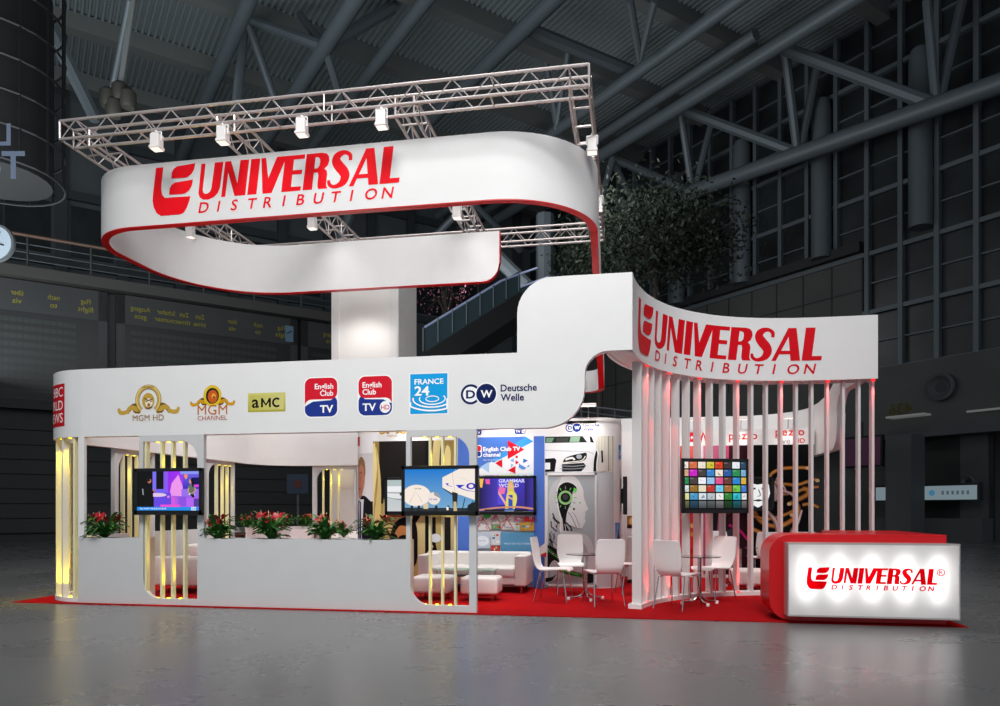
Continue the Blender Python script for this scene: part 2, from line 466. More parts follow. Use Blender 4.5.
A.text((190, 106, 30), 'MGM', 0, -.42, .58, -.002, align='c', sx=1.08); A.text((170, 80, 24), 'CHANNEL', 0, -.76, .27, -.002, align='c', sx=1.08)
A.place('lion_medallion_logo', wall_fn(-5.88, 2.85, 0, .235), hdr)
A = Art(); A.rect((176, 168, 60), 0, 0, .57, .27, top=(214, 206, 118)); A.rect((196, 188, 90), .03, .03, .54, .24, right=(210, 204, 130))
A.text((15, 14, 10), 'a', .06, .065, .165, .02, sx=1.05); A.stroke((15, 14, 10), [(.215, .065), (.215, .195)], .03); A.stroke((15, 14, 10), [(.335, .065), (.335, .195)], .03); A.stroke((15, 14, 10), [(.215, .185), (.275, .1), (.335, .185)], .03); A.stroke((15, 14, 10), arc(.44, .13, .058, .055, 50, 310, 16), .028)
A.place('gold_plate_logo', wall_fn(-5.33, 2.77, 0), hdr)


def english_logo(A, hd):
    WH = (250, 250, 250); R = (214, 28, 48); B = (34, 56, 140)
    A.rrect(WH, -.03, -.03, 1.03, 1.15, .22)
    A.rrect(B, 0, 0, 1, .6, .2)
    if hd:
        A.poly(WH, [(0, 1.0), (0, .62), (.2, .47), (.75, .45), (.9, .36), (1, .34), (1, 1.0)]); A.poly(R, arc(.8, .92, .2, .2, 0, 90, 6) + arc(.2, .92, .2, .2, 90, 180, 6) + arc(.2, .7, .2, .2, 180, 270, 6) + [(.8, .5)] + arc(.8, .3, .2, .2, 90, 5, 6))
        A.text(WH, 'English', .12, .8, .15, .02, sx=.98); A.text(WH, 'Club', .12, .6, .15, .02, sx=.98); A.text(WH, 'TV', .12, .14, .2, .03, sx=1.1)
        A.ell(WH, .8, .23, .16, .17); A.text(R, 'HD', .8, .16, .13, .015, align='c', sx=.95)
    else:
        A.poly(WH, [(1, 1.0), (1, .6), (.8, .47), (.25, .44), (.1, .36), (0, .3), (0, 1.0)]); A.poly(R, arc(.8, .92, .2, .2, 0, 90, 6) + arc(.2, .92, .2, .2, 90, 180, 6) + arc(.2, .3, .2, .2, 180, 90, 6) + [(.8, .5)] + arc(.8, .7, .2, .2, -90, 0, 6))
        A.text(WH, 'English', .88, .8, .15, .02, sx=.98, align='r'); A.text(WH, 'Club', .88, .6, .15, .02, sx=.98, align='r'); A.text(WH, 'TV', .88, .12, .2, .03, sx=1.1, align='r')


def dw_logo(A, col=(14, 30, 84), txt=True):
    A.ell(col, 0, 0, .5, .5); A.ell((250, 250, 250), 0, 0, .385, .385); A.ell((250, 250, 250), .78, 0, .56, .56); A.ell(col, .78, 0, .5, .5)
    A.text(col, 'D', 0, -.19, .38, .03, align='c', sx=1.2); A.text((250, 250, 250), 'W', .8, -.17, .34, .03, align='c', sx=1.05)
    if txt: A.text(col, 'Deutsche', 1.5, .1, .32, .02); A.text(col, 'Welle', 1.5, -.36, .32, .02)


A = Art(); english_logo(A, False); A.place('red_and_blue_logo', wall_fn(-4.47, 2.685, 0, .48), hdr)
A = Art(); english_logo(A, True); A.place('red_and_blue_disc_logo', wall_fn(-3.68, 2.685, 0, .48), hdr)
A = Art(); A.rect((250, 250, 250), -.012, -.012, .532, .552); A.rect((20, 160, 226), 0, 0, .52, .54)
A.text((255, 255, 255), 'FRANCE', .06, .4, .07, .02, sx=1.08); A.text((255, 255, 255), '24', .06, .25, .12, .025, sx=1.2)
for rx, w, a0, a1 in ((.09, .012, 0, 360), (.18, .016, 150, 380), (.27, .02, 160, 350), (.38, .022, 185, 330)):
    A.stroke((255, 255, 255), [(min(.515, max(.005, x)), max(.008, y)) for x, y in arc(.31, .2, rx, rx * .42, a0 + 10, a1 + 10, 26)], w)
A.place('blue_square_logo', wall_fn(-2.94, 2.69, 0), hdr)
A = Art(); dw_logo(A); A.place('twin_circle_logo', wall_fn(-2.1, 2.935, 0, .272), hdr)
A = Art(); A.rect((196, 16, 28), 0, 0, .62, .64)
for i, (t, y) in enumerate((('BBC', .45), ('WORLD', .25), ('NEWS', .06))): A.text((250, 240, 240), t, .58, y, .14, .005, align='r')
def corner_fn(u, v, d):          # runs round the front left corner of the header
    s = .9 - u; r = .97 + d
    if s <= 0: return (-8.05 - s, -d, 2.64 + v)
    a = math.radians(270) - s / .97
    return (-8.05 + r * math.cos(a), .97 + r * math.sin(a), 2.64 + v)
A.place('red_square_logo', corner_fn, hdr, cuts=(0, .62, 8))

# ------------------------------------------------------------------ curved header with the big word mark, over the slatted screen
ctrl = [(.03, 0), (.1, .49), (.26, 1.04), (.55, 1.6), (.92, 2.03), (1.37, 2.37), (1.84, 2.58), (2.35, 2.7), (2.95, 2.76), (3.83, 2.76)]
cp = catmull(ctrl, 8)
cl = [0]
for a, b in zip(cp, cp[1:]): cl.append(cl[-1] + math.hypot(b[0] - a[0], b[1] - a[1]))
def on_curve(s, d=0):
    """point at arc length s along the curved header and d metres out towards the hall"""
    i = 0
    while i < len(cl) - 2 and cl[i + 1] < s: i += 1
    t = (s - cl[i]) / (cl[i + 1] - cl[i]); a, b = cp[i], cp[i + 1]
    p0 = cp[max(i - 1, 0)]; p3 = cp[min(i + 2, len(cp) - 1)]
    ta = Vector((b[0] - p0[0], b[1] - p0[1])).normalized(); tb = Vector((p3[0] - a[0], p3[1] - a[1])).normalized()
    T = (ta * (1 - t) + tb * t).normalized()
    x, y = a[0] + (b[0] - a[0]) * t, a[1] + (b[1] - a[1]) * t
    return (x + T.y * d, y - T.x * d), (T.x, T.y)
ch = root('curved_header', 'concave white header board with large red word mark over the slatted screen', 'fascia', (1.4, 2.3, ZR0))
MB().ribbon(cp, ZR0, ZR1, .05).build('face_board', WHITE, ch, smooth=True)
inn = [on_curve(s, -.05)[0] for s in cl]
MB().ribbon(inn[2:], ZR0 + .012, ZR0 + .06, .30).build('soffit', WHITE2, ch)
inn2 = [on_curve(s, -.31)[0] for s in cl]
MB().ribbon(inn2[3:], ZR0, ZR1 - .02, .05).build('rear_board', WHITE, ch, smooth=True)
A = universal(Art(), (214, 12, 28))
S0, S1 = .50, 4.53
K = (S1 - S0) / 7.25
A.place('word_mark', lambda u, v, d: on_curve(S0 + u * K, d)[0] + (3.765 + v * K * .94,), ch, cuts=(-.2, 7.6, 60), step=.0003)

# ------------------------------------------------------------------ slatted screen under the curved header
scr = root('slatted_screen', 'curved screen of twenty tall white slats under the concave header, some lit red', 'screen', (1.4, 2.45, .012))
MB().ribbon([on_curve(.74 + (cl[-1] - .74) * q / 40, .0 - .13 * q / 40)[0] for q in range(41)], .012, .075, .19).build('plinth', WHITE, scr)
NS = 20
fin_s = []
Sa, Sb = .80, cl[-1] - .05
for i in range(NS):
    s = .84 if i == 0 else 1.12 + .2355 * (i - 1) if i < 19 else 5.33
    fo = -.09 - .12 * i / (NS - 1)
    (x, y), (tx, ty) = on_curve(s, fo)
    fin_s.append(s)
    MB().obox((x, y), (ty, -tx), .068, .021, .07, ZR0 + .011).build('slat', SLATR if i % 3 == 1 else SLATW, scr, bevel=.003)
for i in range(1, NS, 3):
    s = fin_s[i] - .0
    (x, y), (tx, ty) = on_curve(s, -.035 - .1 * i / 19)
    for z, up in ((ZR0 - .002, False), (.072, True)):
        MB().lathe([(.028, -.008), (.03, 0), (.028, .008)], (x, y, z), 10).build('downlight' if not up else 'uplight', RLED, ch if not up else scr)
    fo = -.09 - .12 * i / (NS - 1)
    (x2, y2), _ = on_curve(s - .03, fo + .12)
    (x3, y3), _ = on_curve(s, fo)
    light('SPOT', 'red_spot', (x2, y2, ZR0 - .03), (x3, y3, 2.7), 60 - 2 * i, (1, .03, .03), spot_size=.62, spot_blend=.25, shadow_soft_size=.02)
    light('SPOT', 'red_spot', (x2, y2, .12), (x3, y3, .85), 60 - 2 * i, (1, .03, .03), spot_size=.62, spot_blend=.25, shadow_soft_size=.02)


# ------------------------------------------------------------------ lattice panels and planter walls
def frame_fn(o, t):
    """panel coordinates: u along unit vector t from o, w up, depth away from the outer face to the left of t"""
    n = (-t[1], t[0])
    return lambda u, w, d: (o[0] + t[0] * u + n[0] * d, o[1] + t[1] * u + n[1] * d, w)
def slot_panel(o, t, wd, label, flip=False, slats=(.25, .45, .65), energy=34, s0=.06, s1=None, lit=True):
    s1 = s1 or wd - .1
    f = frame_fn(o, t); th = .075
    c = f(wd / 2, 0, .04)
    p = root('slot_panel', label, 'panel', (c[0], c[1], .012), 'slotted panels with yellow lights')
    zb, zt, r = .1, 2.38, .26
    m = MB()
    for q in ([(0, .012), (s0, .012), (s0, Z0), (0, Z0)], [(s1, .012), (wd, .012), (wd, Z0), (s1, Z0)], [(s0, .012), (s1, .012), (s1, zb), (s0, zb)], [(s0, zt), (s1, zt), (s1, Z0), (s0, Z0)]):
        m.prism(q, f, th)
    A1 = [(s1, zt)] + arc(s1 - r, zt - r, r, r, 90, 0, 9); A2 = [(s0, zb)] + arc(s0 + r, zb + r, r, r, 270, 180, 9)
    if flip: A1, A2 = [[(s0 + s1 - u, w) for u, w in q] for q in (A1, A2)]
    m.prism(A1, f, th); m.prism(A2, f, th)
    m.build('frame', GREYW, p)
    for k in slats:
        u = s0 + (s1 - s0) * k
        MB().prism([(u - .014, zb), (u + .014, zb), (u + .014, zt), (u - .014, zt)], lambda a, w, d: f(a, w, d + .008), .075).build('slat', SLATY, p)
    ks = [0] + list(slats)
    for a, b in zip(ks, ks[1:]):
        u = s0 + (s1 - s0) * (b - .10)
        if (u - s0) < .03: continue
        for z, zz in ((zt - .004, 1.75), (zb + .004, .75)):
            q = f(u, z, .06)
            MB().lathe([(.022, -.006), (.024, 0), (.022, .006)], q, 10).build('spotlight', YLED, p)
            if lit:
                sg = 1 if z < 1 else -1
                q = f(u - .01, z + sg * .02, .05); q2 = f(s0 + (s1 - s0) * b, zz, .05)
                light('SPOT', 'yellow_spot', q, q2, energy, (1, .74, .01), spot_size=1.0, spot_blend=.5, shadow_soft_size=.02)
    return p


slot_panel((-7.05, 0), (1, 0), 1.03, 'slotted front panel with yellow lights behind the studio talk-show screen', slats=(.045, .33, .53, .75))
slot_panel((-3.0, 0), (1, 0), .98, 'slotted front panel with yellow lights behind the satellite-dish screen', slats=(.33, .54, .76))
slot_panel((XL, 3.0), (0, -1), 1.1, 'slotted panel of the far side wall, seen through the small front opening', slats=(.45, .65, .85))
slot_panel((XL, 5.85), (0, -1), 1.15, 'slotted panel of the far side wall, beside the rounded rear corner opening', slats=(.22, .42, .66))
slot_panel((-6.62, YB), (-1, 0), 1.15, 'slotted panel in the rear wall, right of the rear window opening', slats=(.42, .62, .82))
slot_panel((-4.9, YB), (-1, 0), 1.7, 'slotted panel in the rear wall next to the curved graphics wall', slats=(.3, .5, .7), lit=False)


def planter_wall(o, t, wd, label, post0=0, post1=0):
    f = frame_fn(o, t); c = f(wd / 2, 0, .1)
    p = root('planter_wall', label, 'planter', (c[0], c[1], .012))
    m = MB().prism([(0, .012), (wd, .012), (wd, .975), (0, .975)], f, .03)
    m.prism([(0, .012), (wd, .012), (wd, .975), (0, .975)], lambda u, w, d: f(u, w, d + .33), .03)
    m.prism([(0, .012), (.03, .012), (.03, .975), (0, .975)], lambda u, w, d: f(u, w, d + .03), .3)
    m.prism([(wd - .03, .012), (wd, .012), (wd, .975), (wd - .03, .975)], lambda u, w, d: f(u, w, d + .03), .3)
    m.build('trough', GREYW, p)
    MB().prism([(.03, .7), (wd - .03, .7), (wd - .03, .86), (.03, .86)], lambda u, w, d: f(u, w, d + .03), .3).build('soil', mat('potting_soil', (60, 46, 36), .95, noise=.4, nscale=40), p)
    for u in ([0] if post0 else []) + ([wd - .1] if post1 else []):
        MB().prism([(u, .975), (u + .1, .975), (u + .1, Z0), (u, Z0)], f, .05).build('post', WHITE2, p)
    return p
planter_wall((-8.06, 0), (1, 0), 1.01, 'low grey planter wall under the small front window opening', post0=1)
planter_wall((-6.02, 0), (1, 0), 3.02, 'long low grey planter wall with four plants between the two front screens')
planter_wall((XL, 1.9), (0, -1), .9, 'low planter wall of the far side wall, behind the front corner slats')
planter_wall((XL, 4.68), (0, -1), 1.68, 'low planter wall of the far side wall, between its two slotted panels')
bw = root('planter_wall', 'low pale planter wall curving round the rear corner, carrying red anthuriums', 'planter', (-8.4, 7.1, .012))
cpath = ([(XL, 5.86), (XL, 6.3)] + arc(XL + 1.2, YB - 1.2, 1.2, 1.2, 180, 90, 10) + [(-7.62, YB)])[::-1]
MB().ribbon(cpath, .012, .975, .03).build('outer_board', GREYW, bw, smooth=True)
inn = [(XL + .36, 5.86), (XL + .36, 6.3)] + arc(XL + 1.2, YB - 1.2, .84, .84, 180, 90, 10) + [(-7.62, YB - .36)]
MB().ribbon(inn, .012, .975, .03).build('inner_board', GREYW, bw, smooth=True)
MB().ribbon(cpath[::1], .8, .86, .34).build('soil', mat('soil', (60, 46, 36), .95), bw)
# rear wall low boards behind the graphics walls
for x0, x1, lb in ((-3.2, -.4, 'plain low white wall at the back between the graphics walls'), (-.4, 2.3, 'plain low white wall at the back behind the dancer graphics')):
    thing(MB().prism([(0, .012), (x1 - x0, .012), (x1 - x0, 1.0), (0, 1.0)], frame_fn((x1, YB), (-1, 0)), .12), 'low_wall', WHITE, lb, 'wall')

# corner of tall slats at the front left
cs = root('corner_screen', 'rounded corner screen of tall white slats lit yellow, under the red square logo', 'screen', (-8.5, .5, .012))
cpts = [(-8.06, .02)] + arc(-8.05, .97, .95, .95, 270, 180, 10)[1:] + [(XL + .02, 1.0)]
MB().ribbon(cpts[::-1], .012, .075, .2).build('plinth', WHITE, cs)
for ia, a in enumerate((263, 247, 230, 211, 190)):
    x, y = -8.05 + .9 * math.cos(math.radians(a)), .97 + .9 * math.sin(math.radians(a))
    ra = math.radians(a)
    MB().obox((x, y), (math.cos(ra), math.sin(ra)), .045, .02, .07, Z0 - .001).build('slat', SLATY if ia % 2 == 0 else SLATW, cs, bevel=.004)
for a in (254, 237, 220, 202):
    x, y = -8.05 + .89 * math.cos(math.radians(a)), .97 + .89 * math.sin(math.radians(a))
    for z, zz in ((Z0 - .004, 1.7), (.08, .8)):
        MB().lathe([(.022, -.006), (.024, 0), (.022, .006)], (x, y, z), 10).build('spotlight', YLED, cs)
        light('SPOT', 'yellow_spot', (x, y, z + (.02 if z < 1 else -.02)), (x, y, zz), 34, (1, .74, .01), spot_size=1.0, spot_blend=.5, shadow_soft_size=.02)

# ------------------------------------------------------------------ hanging ribbon sign
sg = root('hanging_sign', 'large white ribbon sign with red edge hanging from the truss, bearing the red word mark', 'sign', (-5, 3, 6.05))
P = [(x, 5.15, 'r') for x in (-2.62, -2.66, -2.72, -2.8, -2.88, -2.97, -4, -5, -6, -7)] + [(x, y, 'r') for x, y in arc(-7.15, 3.05, 2.1, 2.1, 90, 180, 16)] + \
    [(x, y, 'f') for x, y in arc(-8.1, 2.35, 1.15, 1.15, 180, 270, 14)] + [(x, 1.2, 'f') for x in (-7, -6, -5, -4, -3)] + [(x, y, 'f') for x, y in arc(-2.1, 2.7, 1.57, 1.5, -90, 0, 18)] + \
    [(-.53, y, 's') for y in (3, 3.5, 4, 4.5, 5, 5.5, 5.9)] + [(x, y, 'e') for x, y in arc(-.95, 5.95, .42, .55, 0, 90, 8)[1:]] + [(-1.3, 6.5, 'e'), (-1.8, 6.5, 'e')]
z0, z1 = [], []
for x, y, k in P:
    b, t = 6.05, 7.06
    if k == 'r' and x > -2.98:
        q = min(1, (x + 2.97) / .35); b += .36 * (1 - math.sqrt(max(0, 1 - q * q)))
    if k in 'se':
        q = min(1, max(0, (y - 2.7) / 3.2)); b = 6.05 - 2.1 * q; t = 7.06 - 2.66 * q
    z0.append(b); z1.append(t)
pp = [(x, y) for x, y, k in P]
# the fabric stands outside a red edging strip that closes the band underneath
MB().ribbon(pp, z0, z1, .12).build('fabric_band', [SIGNW], sg, smooth=True)
MB().ribbon(pp, [z - .016 for z in z0], [z - .001 for z in z0], .122, 0).build('edge_trim', RED, sg)
n = [i for i in range(10)]
tr = MB(); c = [(-2.62, z0[0]), (-2.62, 7.06)]
tr.box(-2.619, 5.026, z0[0] - .016, -2.604, 5.152, 7.06); tr.build('end_trim', RED, sg)
A = universal(Art(), (236, 18, 32))
KS = 4.03 / 6.92
A.place('word_mark', lambda u, v, d: (-7.7 + u * KS, 1.2 - d, 6.415 + v * KS * .97), sg, step=.0003)

# ------------------------------------------------------------------ lighting truss
TF, TB, TXL, TXR, TZ = .6, 6.2, -8.9, -.56, 7.26
tru = root('lighting_truss', 'large rectangular aluminium box truss hanging over the stand, carrying the sign and floodlights', 'truss', (-4.7, 3.4, TZ))
def truss(a, b, sidev, name, ladder=False):
    a = Vector(a); b = Vector(b); d = (b - a); Ln = d.length; d.normalize(); s = Vector(sidev); z = Vector((0, 0, 1)); w = .29
    m = MB(); c = [a, a + s * w, a + z * w, a + s * w + z * w]
    for q in c: m.tube([q, q + d * Ln], .024, 8)
    nb = max(2, round(Ln / .55))
    st = Ln / nb
    for i in range(nb):
        for q0, q1 in ((c[0], c[2]), (c[1], c[3])):
            p0 = q0 + d * (st * i + .02); p1 = q1 + d * (st * (i + .5)); p2 = q0 + d * (st * (i + 1) - .02)
            m.tube([p0, p1], .009, 5); m.tube([p1, p2], .009, 5)
        if i % 2 == 0 or ladder:
            for q0, q1 in ((c[0], c[1]), (c[2], c[3])):
                m.tube([q0 + d * (st * (i + .5)), q1 + d * (st * (i + .5))], .014, 6)
        if i % 8 == 0:
            for q0, q1 in ((c[0], c[2]), (c[1], c[3])): m.tube([q0 + d * st * i, q1 + d * st * i], .013, 6)
    for e in (0, Ln):
        for q0, q1 in ((c[0], c[1]), (c[2], c[3]), (c[0], c[2]), (c[1], c[3])): m.tube([q0 + d * e, q1 + d * e], .018, 6)
    return m.build(name, ALU, tru, smooth=True)
truss((TXL, TF, TZ), (TXR, TF, TZ), (0, 1, 0), 'truss_beam'); truss((TXL, TB, TZ), (TXR, TB, TZ), (0, 1, 0), 'truss_beam')
for x in (TXL, -6.35, -3.45, TXR - .29): truss((x, TF + .29, TZ), (x, TB, TZ), (1, 0, 0), 'cross_beam', True)

# ------------------------------------------------------------------ floodlights
def flood_proto():
    r = root('floodlight', 'x', 'floodlight', (0, 0, 0), 'white floodlights on the truss')
    m = MB(); m.tube([(-.085, 0, -.02), (-.085, 0, -.16)], .009, 6); m.tube([(.085, 0, -.02), (.085, 0, -.16)], .009, 6); m.tube([(-.085, 0, -.02), (.085, 0, -.02)], .009, 6); m.tube([(0, 0, .02), (0, 0, -.02)], .02, 8)
    m.build('bracket', PLASTIC, r, world=False)
    m = MB(); m.rbox(-.075, -.065, -.26, .075, .075, -.06, .015); m.rbox(-.086, -.076, -.285, .086, .086, -.24, .01)
    m.build('housing', PLASTIC, r, world=False)
    MB().box(-.07, -.06, -.292, .07, .07, -.284).build('lens', LAMPW, r, world=False)
    return r
fp = flood_proto(); first = True
spots = [((-7.2, TF), 'white floodlight above the red emblem, first along the front beam'), ((-6.08, TF), 'white floodlight above the letters UN of the hanging sign'), ((-4.8, TF), 'white floodlight on the front beam above the letter R of the hanging sign'),
         ((-3.56, TF), 'white floodlight above the end of the red word mark on the hanging sign'), ((-9.0 + .14, 4), 'small floodlight inside the sign on the outermost cross beam'), ((-6.2, 4), 'small floodlight inside the sign below the red word SAL part, second cross beam'),
         ((-3.25, 4), 'small floodlight inside the sign near the rounded end of its rear band'), ((TXR - .02, 1.9), 'floodlight on the side beam above the curved corner of the hanging sign'), ((TXR - .02, 4.1), 'small floodlight on the side beam, beyond the sign corner')]
light('SPOT', 'flood_or_fill_beam', (-5.4, 5.7, 6.9), (-8.8, 5.6, 2.9), 420, (1, .98, .96), spot_size=1.3, spot_blend=.9, shadow_soft_size=.12)  # unseen spot added to brighten the inner side fascia, no fixture
light('SPOT', 'flood_or_fill_beam', (-6.3, 5.6, 6.9), (-7.3, 7.5, 2.9), 260, (1, .98, .96), spot_size=1.2, spot_blend=.9, shadow_soft_size=.12)  # added spot without a fixture, brightens the rear corner fascia
light('SPOT', 'flood_or_fill_beam', (-5.6, 2.6, 6.6), (-8.9, 3.4, 2.7), 300, (1, .98, .96), spot_size=1.1, spot_blend=.9, shadow_soft_size=.12)  # added spot without a fixture, for the front half of the side wall
light('SPOT', 'flood_or_fill_beam', (-6.6, 6.7, 7.0), (-6.8, 8.3, 4.6), 150, (1, .98, .96), spot_size=1.3, spot_blend=.9, shadow_soft_size=.12)  # unseen spot added to brighten the clad tower
light('SPOT', 'flood_or_fill_beam', (TXR - .2, 4.1, 6.9), (1.9, 6.2, 2.2), 420, (1, .98, .96), spot_size=1.2, spot_blend=.9, shadow_soft_size=.12)
light('SPOT', 'flood_or_fill_beam', (-1.6, 1.9, 6.6), (-1.2, 3.4, 1.2), 330, (1, .98, .96), spot_size=.95, spot_blend=.9, shadow_soft_size=.12)  # added spot without a fixture, brightens the middle graphics wall
spots[5] = ((-6.2, 4), 'small floodlight inside the sign on the cross beam behind the letter I')
for (x, y), lb in spots:
    o = fp if first else copy_tree(fp); first = False
    o.location = (x, y, TZ - .02); o['label'] = lb
    if y == TF: light('SPOT', 'flood_or_fill_beam', (x, y - .0, TZ - .34), (x + .1, 1.25, 6.3), .8, (1, .97, .93), spot_size=1.5, spot_blend=.8, shadow_soft_size=.06)
    elif -8 < x < -3: light('SPOT', 'flood_or_fill_beam', (x, y, TZ - .34), (x, 5.1, 6.2), 15, (1, .97, .93), spot_size=1.6, spot_blend=.8, shadow_soft_size=.06)
# ------------------------------------------------------------------ reception counter with light box
ct = root('reception_counter', 'glossy red rounded reception counter with a backlit white company panel', 'counter', (2.8, .6, .012))
r = .26
prof = [(3.74, .012)] + arc(1.71 + r, .012 + r, r, r, 270, 180, 8) + arc(1.71 + r, 1.09 - r, r, r, 180, 90, 8) + [(3.74, 1.09)]
MB().prism(prof, lambda u, w, d: (u, .02 + d, w), .62).build('body', RED, ct, bevel=.006)
MB().box(2.75, .6, .012, 3.74, 1.75, 1.09).build('return_wing', RED, ct, bevel=.006)
MB().box(2.0, .03, .012, 3.7, .2, .06).build('kick_plate', RED, ct)
lb = root('x', 'x', 'x'); bpy.data.objects.remove(lb)
m = MB()
x0, x1, zb, zt, yf = 1.9, 3.78, .12, .97, -.21
m.box(x0, yf, zb - .02, x1, .02, zb); m.box(x0, yf, zt, x1, .02, zt + .02); m.box(x0 - .015, yf, zb - .02, x0, .02, zt + .02); m.box(x1, yf, zb - .02, x1 + .015, .02, zt + .02); m.box(x0, .0, zb, x1, .019, zt)
m.build('lightbox_case', ALU, ct)
TRL = bpy.data.materials.new('opal_acrylic'); TRL.use_nodes = True
nt = TRL.node_tree; nt.nodes.clear(); out = nt.nodes.new('ShaderNodeOutputMaterial'); t1 = nt.nodes.new('ShaderNodeBsdfTranslucent'); d1 = nt.nodes.new('ShaderNodeBsdfDiffuse'); mx = nt.nodes.new('ShaderNodeMixShader')
t1.inputs[0].default_value = (.85, .85, .85, 1); d1.inputs[0].default_value = (.8, .8, .8, 1); mx.inputs[0].default_value = .45
nt.links.new(d1.outputs[0], mx.inputs[1]); nt.links.new(t1.outputs[0], mx.inputs[2]); nt.links.new(mx.outputs[0], out.inputs[0])
MB().add([(x0, yf, zb), (x1, yf, zb), (x1, yf, zt), (x0, yf, zt)], [(0, 1, 2, 3)]).build('opal_panel', TRL, ct)
for i in range(5):
    x = x0 + (x1 - x0) * (i + .55) / 5.15
    light('AREA', 'lightbox_tube', (x, -.075, (zb + zt) / 2 + .03), (x, -1, (zb + zt) / 2 + .03), 1.75, (1, .99, .97), shape='RECTANGLE', size=.05, size_y=.5)
A = universal(Art(), (232, 0, 12), True, .03)
KC = 1.50 / 7.5
A.place('word_mark', lambda u, v, d: (2.095 + u * KC, yf - d, .51 + v * KC * .93), ct, FILM, step=.0003)

# ------------------------------------------------------------------ curved graphics wall in the middle
YI = 3.3
gw = root('graphics_wall', 'freestanding white graphics wall with rounded ends behind the lounge sofa', 'wall', (-2.4, 3.7, .012))
gp = arc(-4.6, YI + .55, .55, .55, 180, 270, 10) + [(-4, YI), (-3, YI), (-2, YI), (-1, YI)] + arc(-.58, YI + .42, .42, .42, 270, 360, 10) + [(-.16, YI + 1.6), (-5.15, YI + 1.6)]
MB().ribbon(gp, .012, 3.0, .1, closed=True).build('shell', WHITE2, gw, smooth=True)
MB().prism([(x, y) for x, y in gp], lambda u, w, d: (u, w, 2.9 + d), .05).build('top_board', WHITE2, gw)
for x0, x1 in ((-3.06, -2.76), (-1.68, -1.49)):
    MB().box(x0, YI - .035, .012, x1, YI - .001, 2.69).build('blue_pilaster', BLUEW, gw)
A = Art(); english_logo(A, False); A.place('red_and_blue_logo', wall_fn(-2.83, 2.73, YI, .2), gw)
A = Art(); english_logo(A, True); A.place('red_and_blue_disc_logo', wall_fn(-2.03, 2.735, YI, .2), gw)
A = Art(); dw_logo(A, (20, 50, 130)); A.place('twin_circle_logo', wall_fn(-1.04, 2.83, YI, .155), gw)
A = Art(); film_ribbon(A, GOLD, GOLDD); A.ring(GOLD2, 0, .75, .53, .58, .15, -50, 230); A.text((170, 120, 40), 'MGM HD', 0, -.18, .2, align='c'); A.place('gold_ribbon_logo', wall_fn(-4.3, 2.76, YI, .17), gw)


def poster(name, A, fn, label, cat='poster', m=None, group=None, cuts=None, base=None):
    o = A.place(name, fn, None, m, cuts=cuts); return tag(o, label, cat, group)


def island_fn(x0, z0):           # follows the wall face and then its rounded end
    def f(u, v, d):
        s_ = x0 + u + .58
        if s_ <= 0: return (x0 + u, YI - d, z0 + v)
        a = math.radians(270) + s_ / .42
        return (-.58 + (.42 + d) * math.cos(a), YI + .42 + (.42 + d) * math.sin(a), z0 + v)
    return f


# robot profile print in its white frame
fr = root('framed_print', 'tall framed print of a grey robot head in profile with green details', 'poster', (-1.0, YI, .05))
rx0, rx1, rz0, rz1 = -1.47, -.57, .04, 2.03
m = MB()
m.box(rx0, YI - .03, rz0, rx0 + .035, YI - .002, rz1); m.box(rx1 - .035, YI - .03, rz0, rx1, YI - .002, rz1); m.box(rx0, YI - .03, rz1 - .035, rx1, YI - .002, rz1); m.box(rx0, YI - .03, rz0, rx1, YI - .002, rz0 + .03)
m.build('frame', WHITE, fr)
A = Art(); g = (186, 188, 190); A.rect((168, 172, 176), 0, 0, .9, 1.98, top=(178, 186, 190))
LG, MG, DK, BK, GN = (206, 206, 207), (150, 150, 152), (66, 68, 70), (18, 20, 20), (110, 220, 90)
head = catmull([(.28, .9), (.18, 1.15), (.08, 1.35), (.06, 1.6), (.14, 1.82), (.3, 1.94), (.46, 1.95), (.58, 1.86), (.66, 1.7), (.67, 1.58), (.71, 1.45), (.745, 1.36), (.70, 1.31), (.70, 1.25), (.69, 1.2), (.70, 1.14), (.66, 1.06), (.62, 1.0), (.5, 1.05), (.4, 1.08), (.34, 1.0)], 4)
A.poly((226, 226, 226), head); A.poly((198, 199, 200), catmull([(.07, 1.4), (.06, 1.6), (.14, 1.82), (.28, 1.93), (.2, 1.7), (.2, 1.45), (.25, 1.2), (.24, 1.0), (.14, 1.2)], 4))
A.poly((190, 191, 193), [(.0, 1.3), (.08, 1.36), (.2, 1.0), (.3, .6), (.1, .55), (0, .6)])
A.poly(BK, catmull([(.2, 1.6), (.24, 1.76), (.36, 1.83), (.48, 1.8), (.55, 1.72), (.48, 1.66), (.46, 1.5), (.38, 1.3), (.36, 1.1), (.42, .95), (.36, .8), (.3, .62), (.18, .55), (.26, .85), (.3, 1.1), (.24, 1.35)], 4))
A.ring((150, 206, 130), .35, 1.56, .1, .1, .03); A.ring((190, 225, 170), .35, 1.56, .12, .12, .008); A.ell(BK, .35, 1.56, .075, .075); A.ell(DK, .35, 1.57, .05, .05)
for a in range(0, 360, 30):
    c_, s_ = math.cos(math.radians(a)), math.sin(math.radians(a)); A.stroke(MG if a % 60 else GN, [(.35 + .15 * c_, 1.56 + .15 * s_), (.35 + .2 * c_, 1.56 + .2 * s_)], .014)
A.poly(GN, [(.5, 1.74), (.56, 1.7), (.53, 1.64), (.49, 1.68)]); A.ell(GN, .605, 1.47, .016, .016); A.ell(DK, .5, 1.36, .02, .02)
A.stroke(MG, [(.4, 1.3), (.46, 1.22), (.55, 1.02)], .014, 4); A.stroke(MG, [(.46, 1.3), (.52, 1.25), (.6, 1.05)], .01, 3); A.stroke(MG, [(.42, 1.07), (.55, 1.02), (.64, 1.01)], .02, 3)
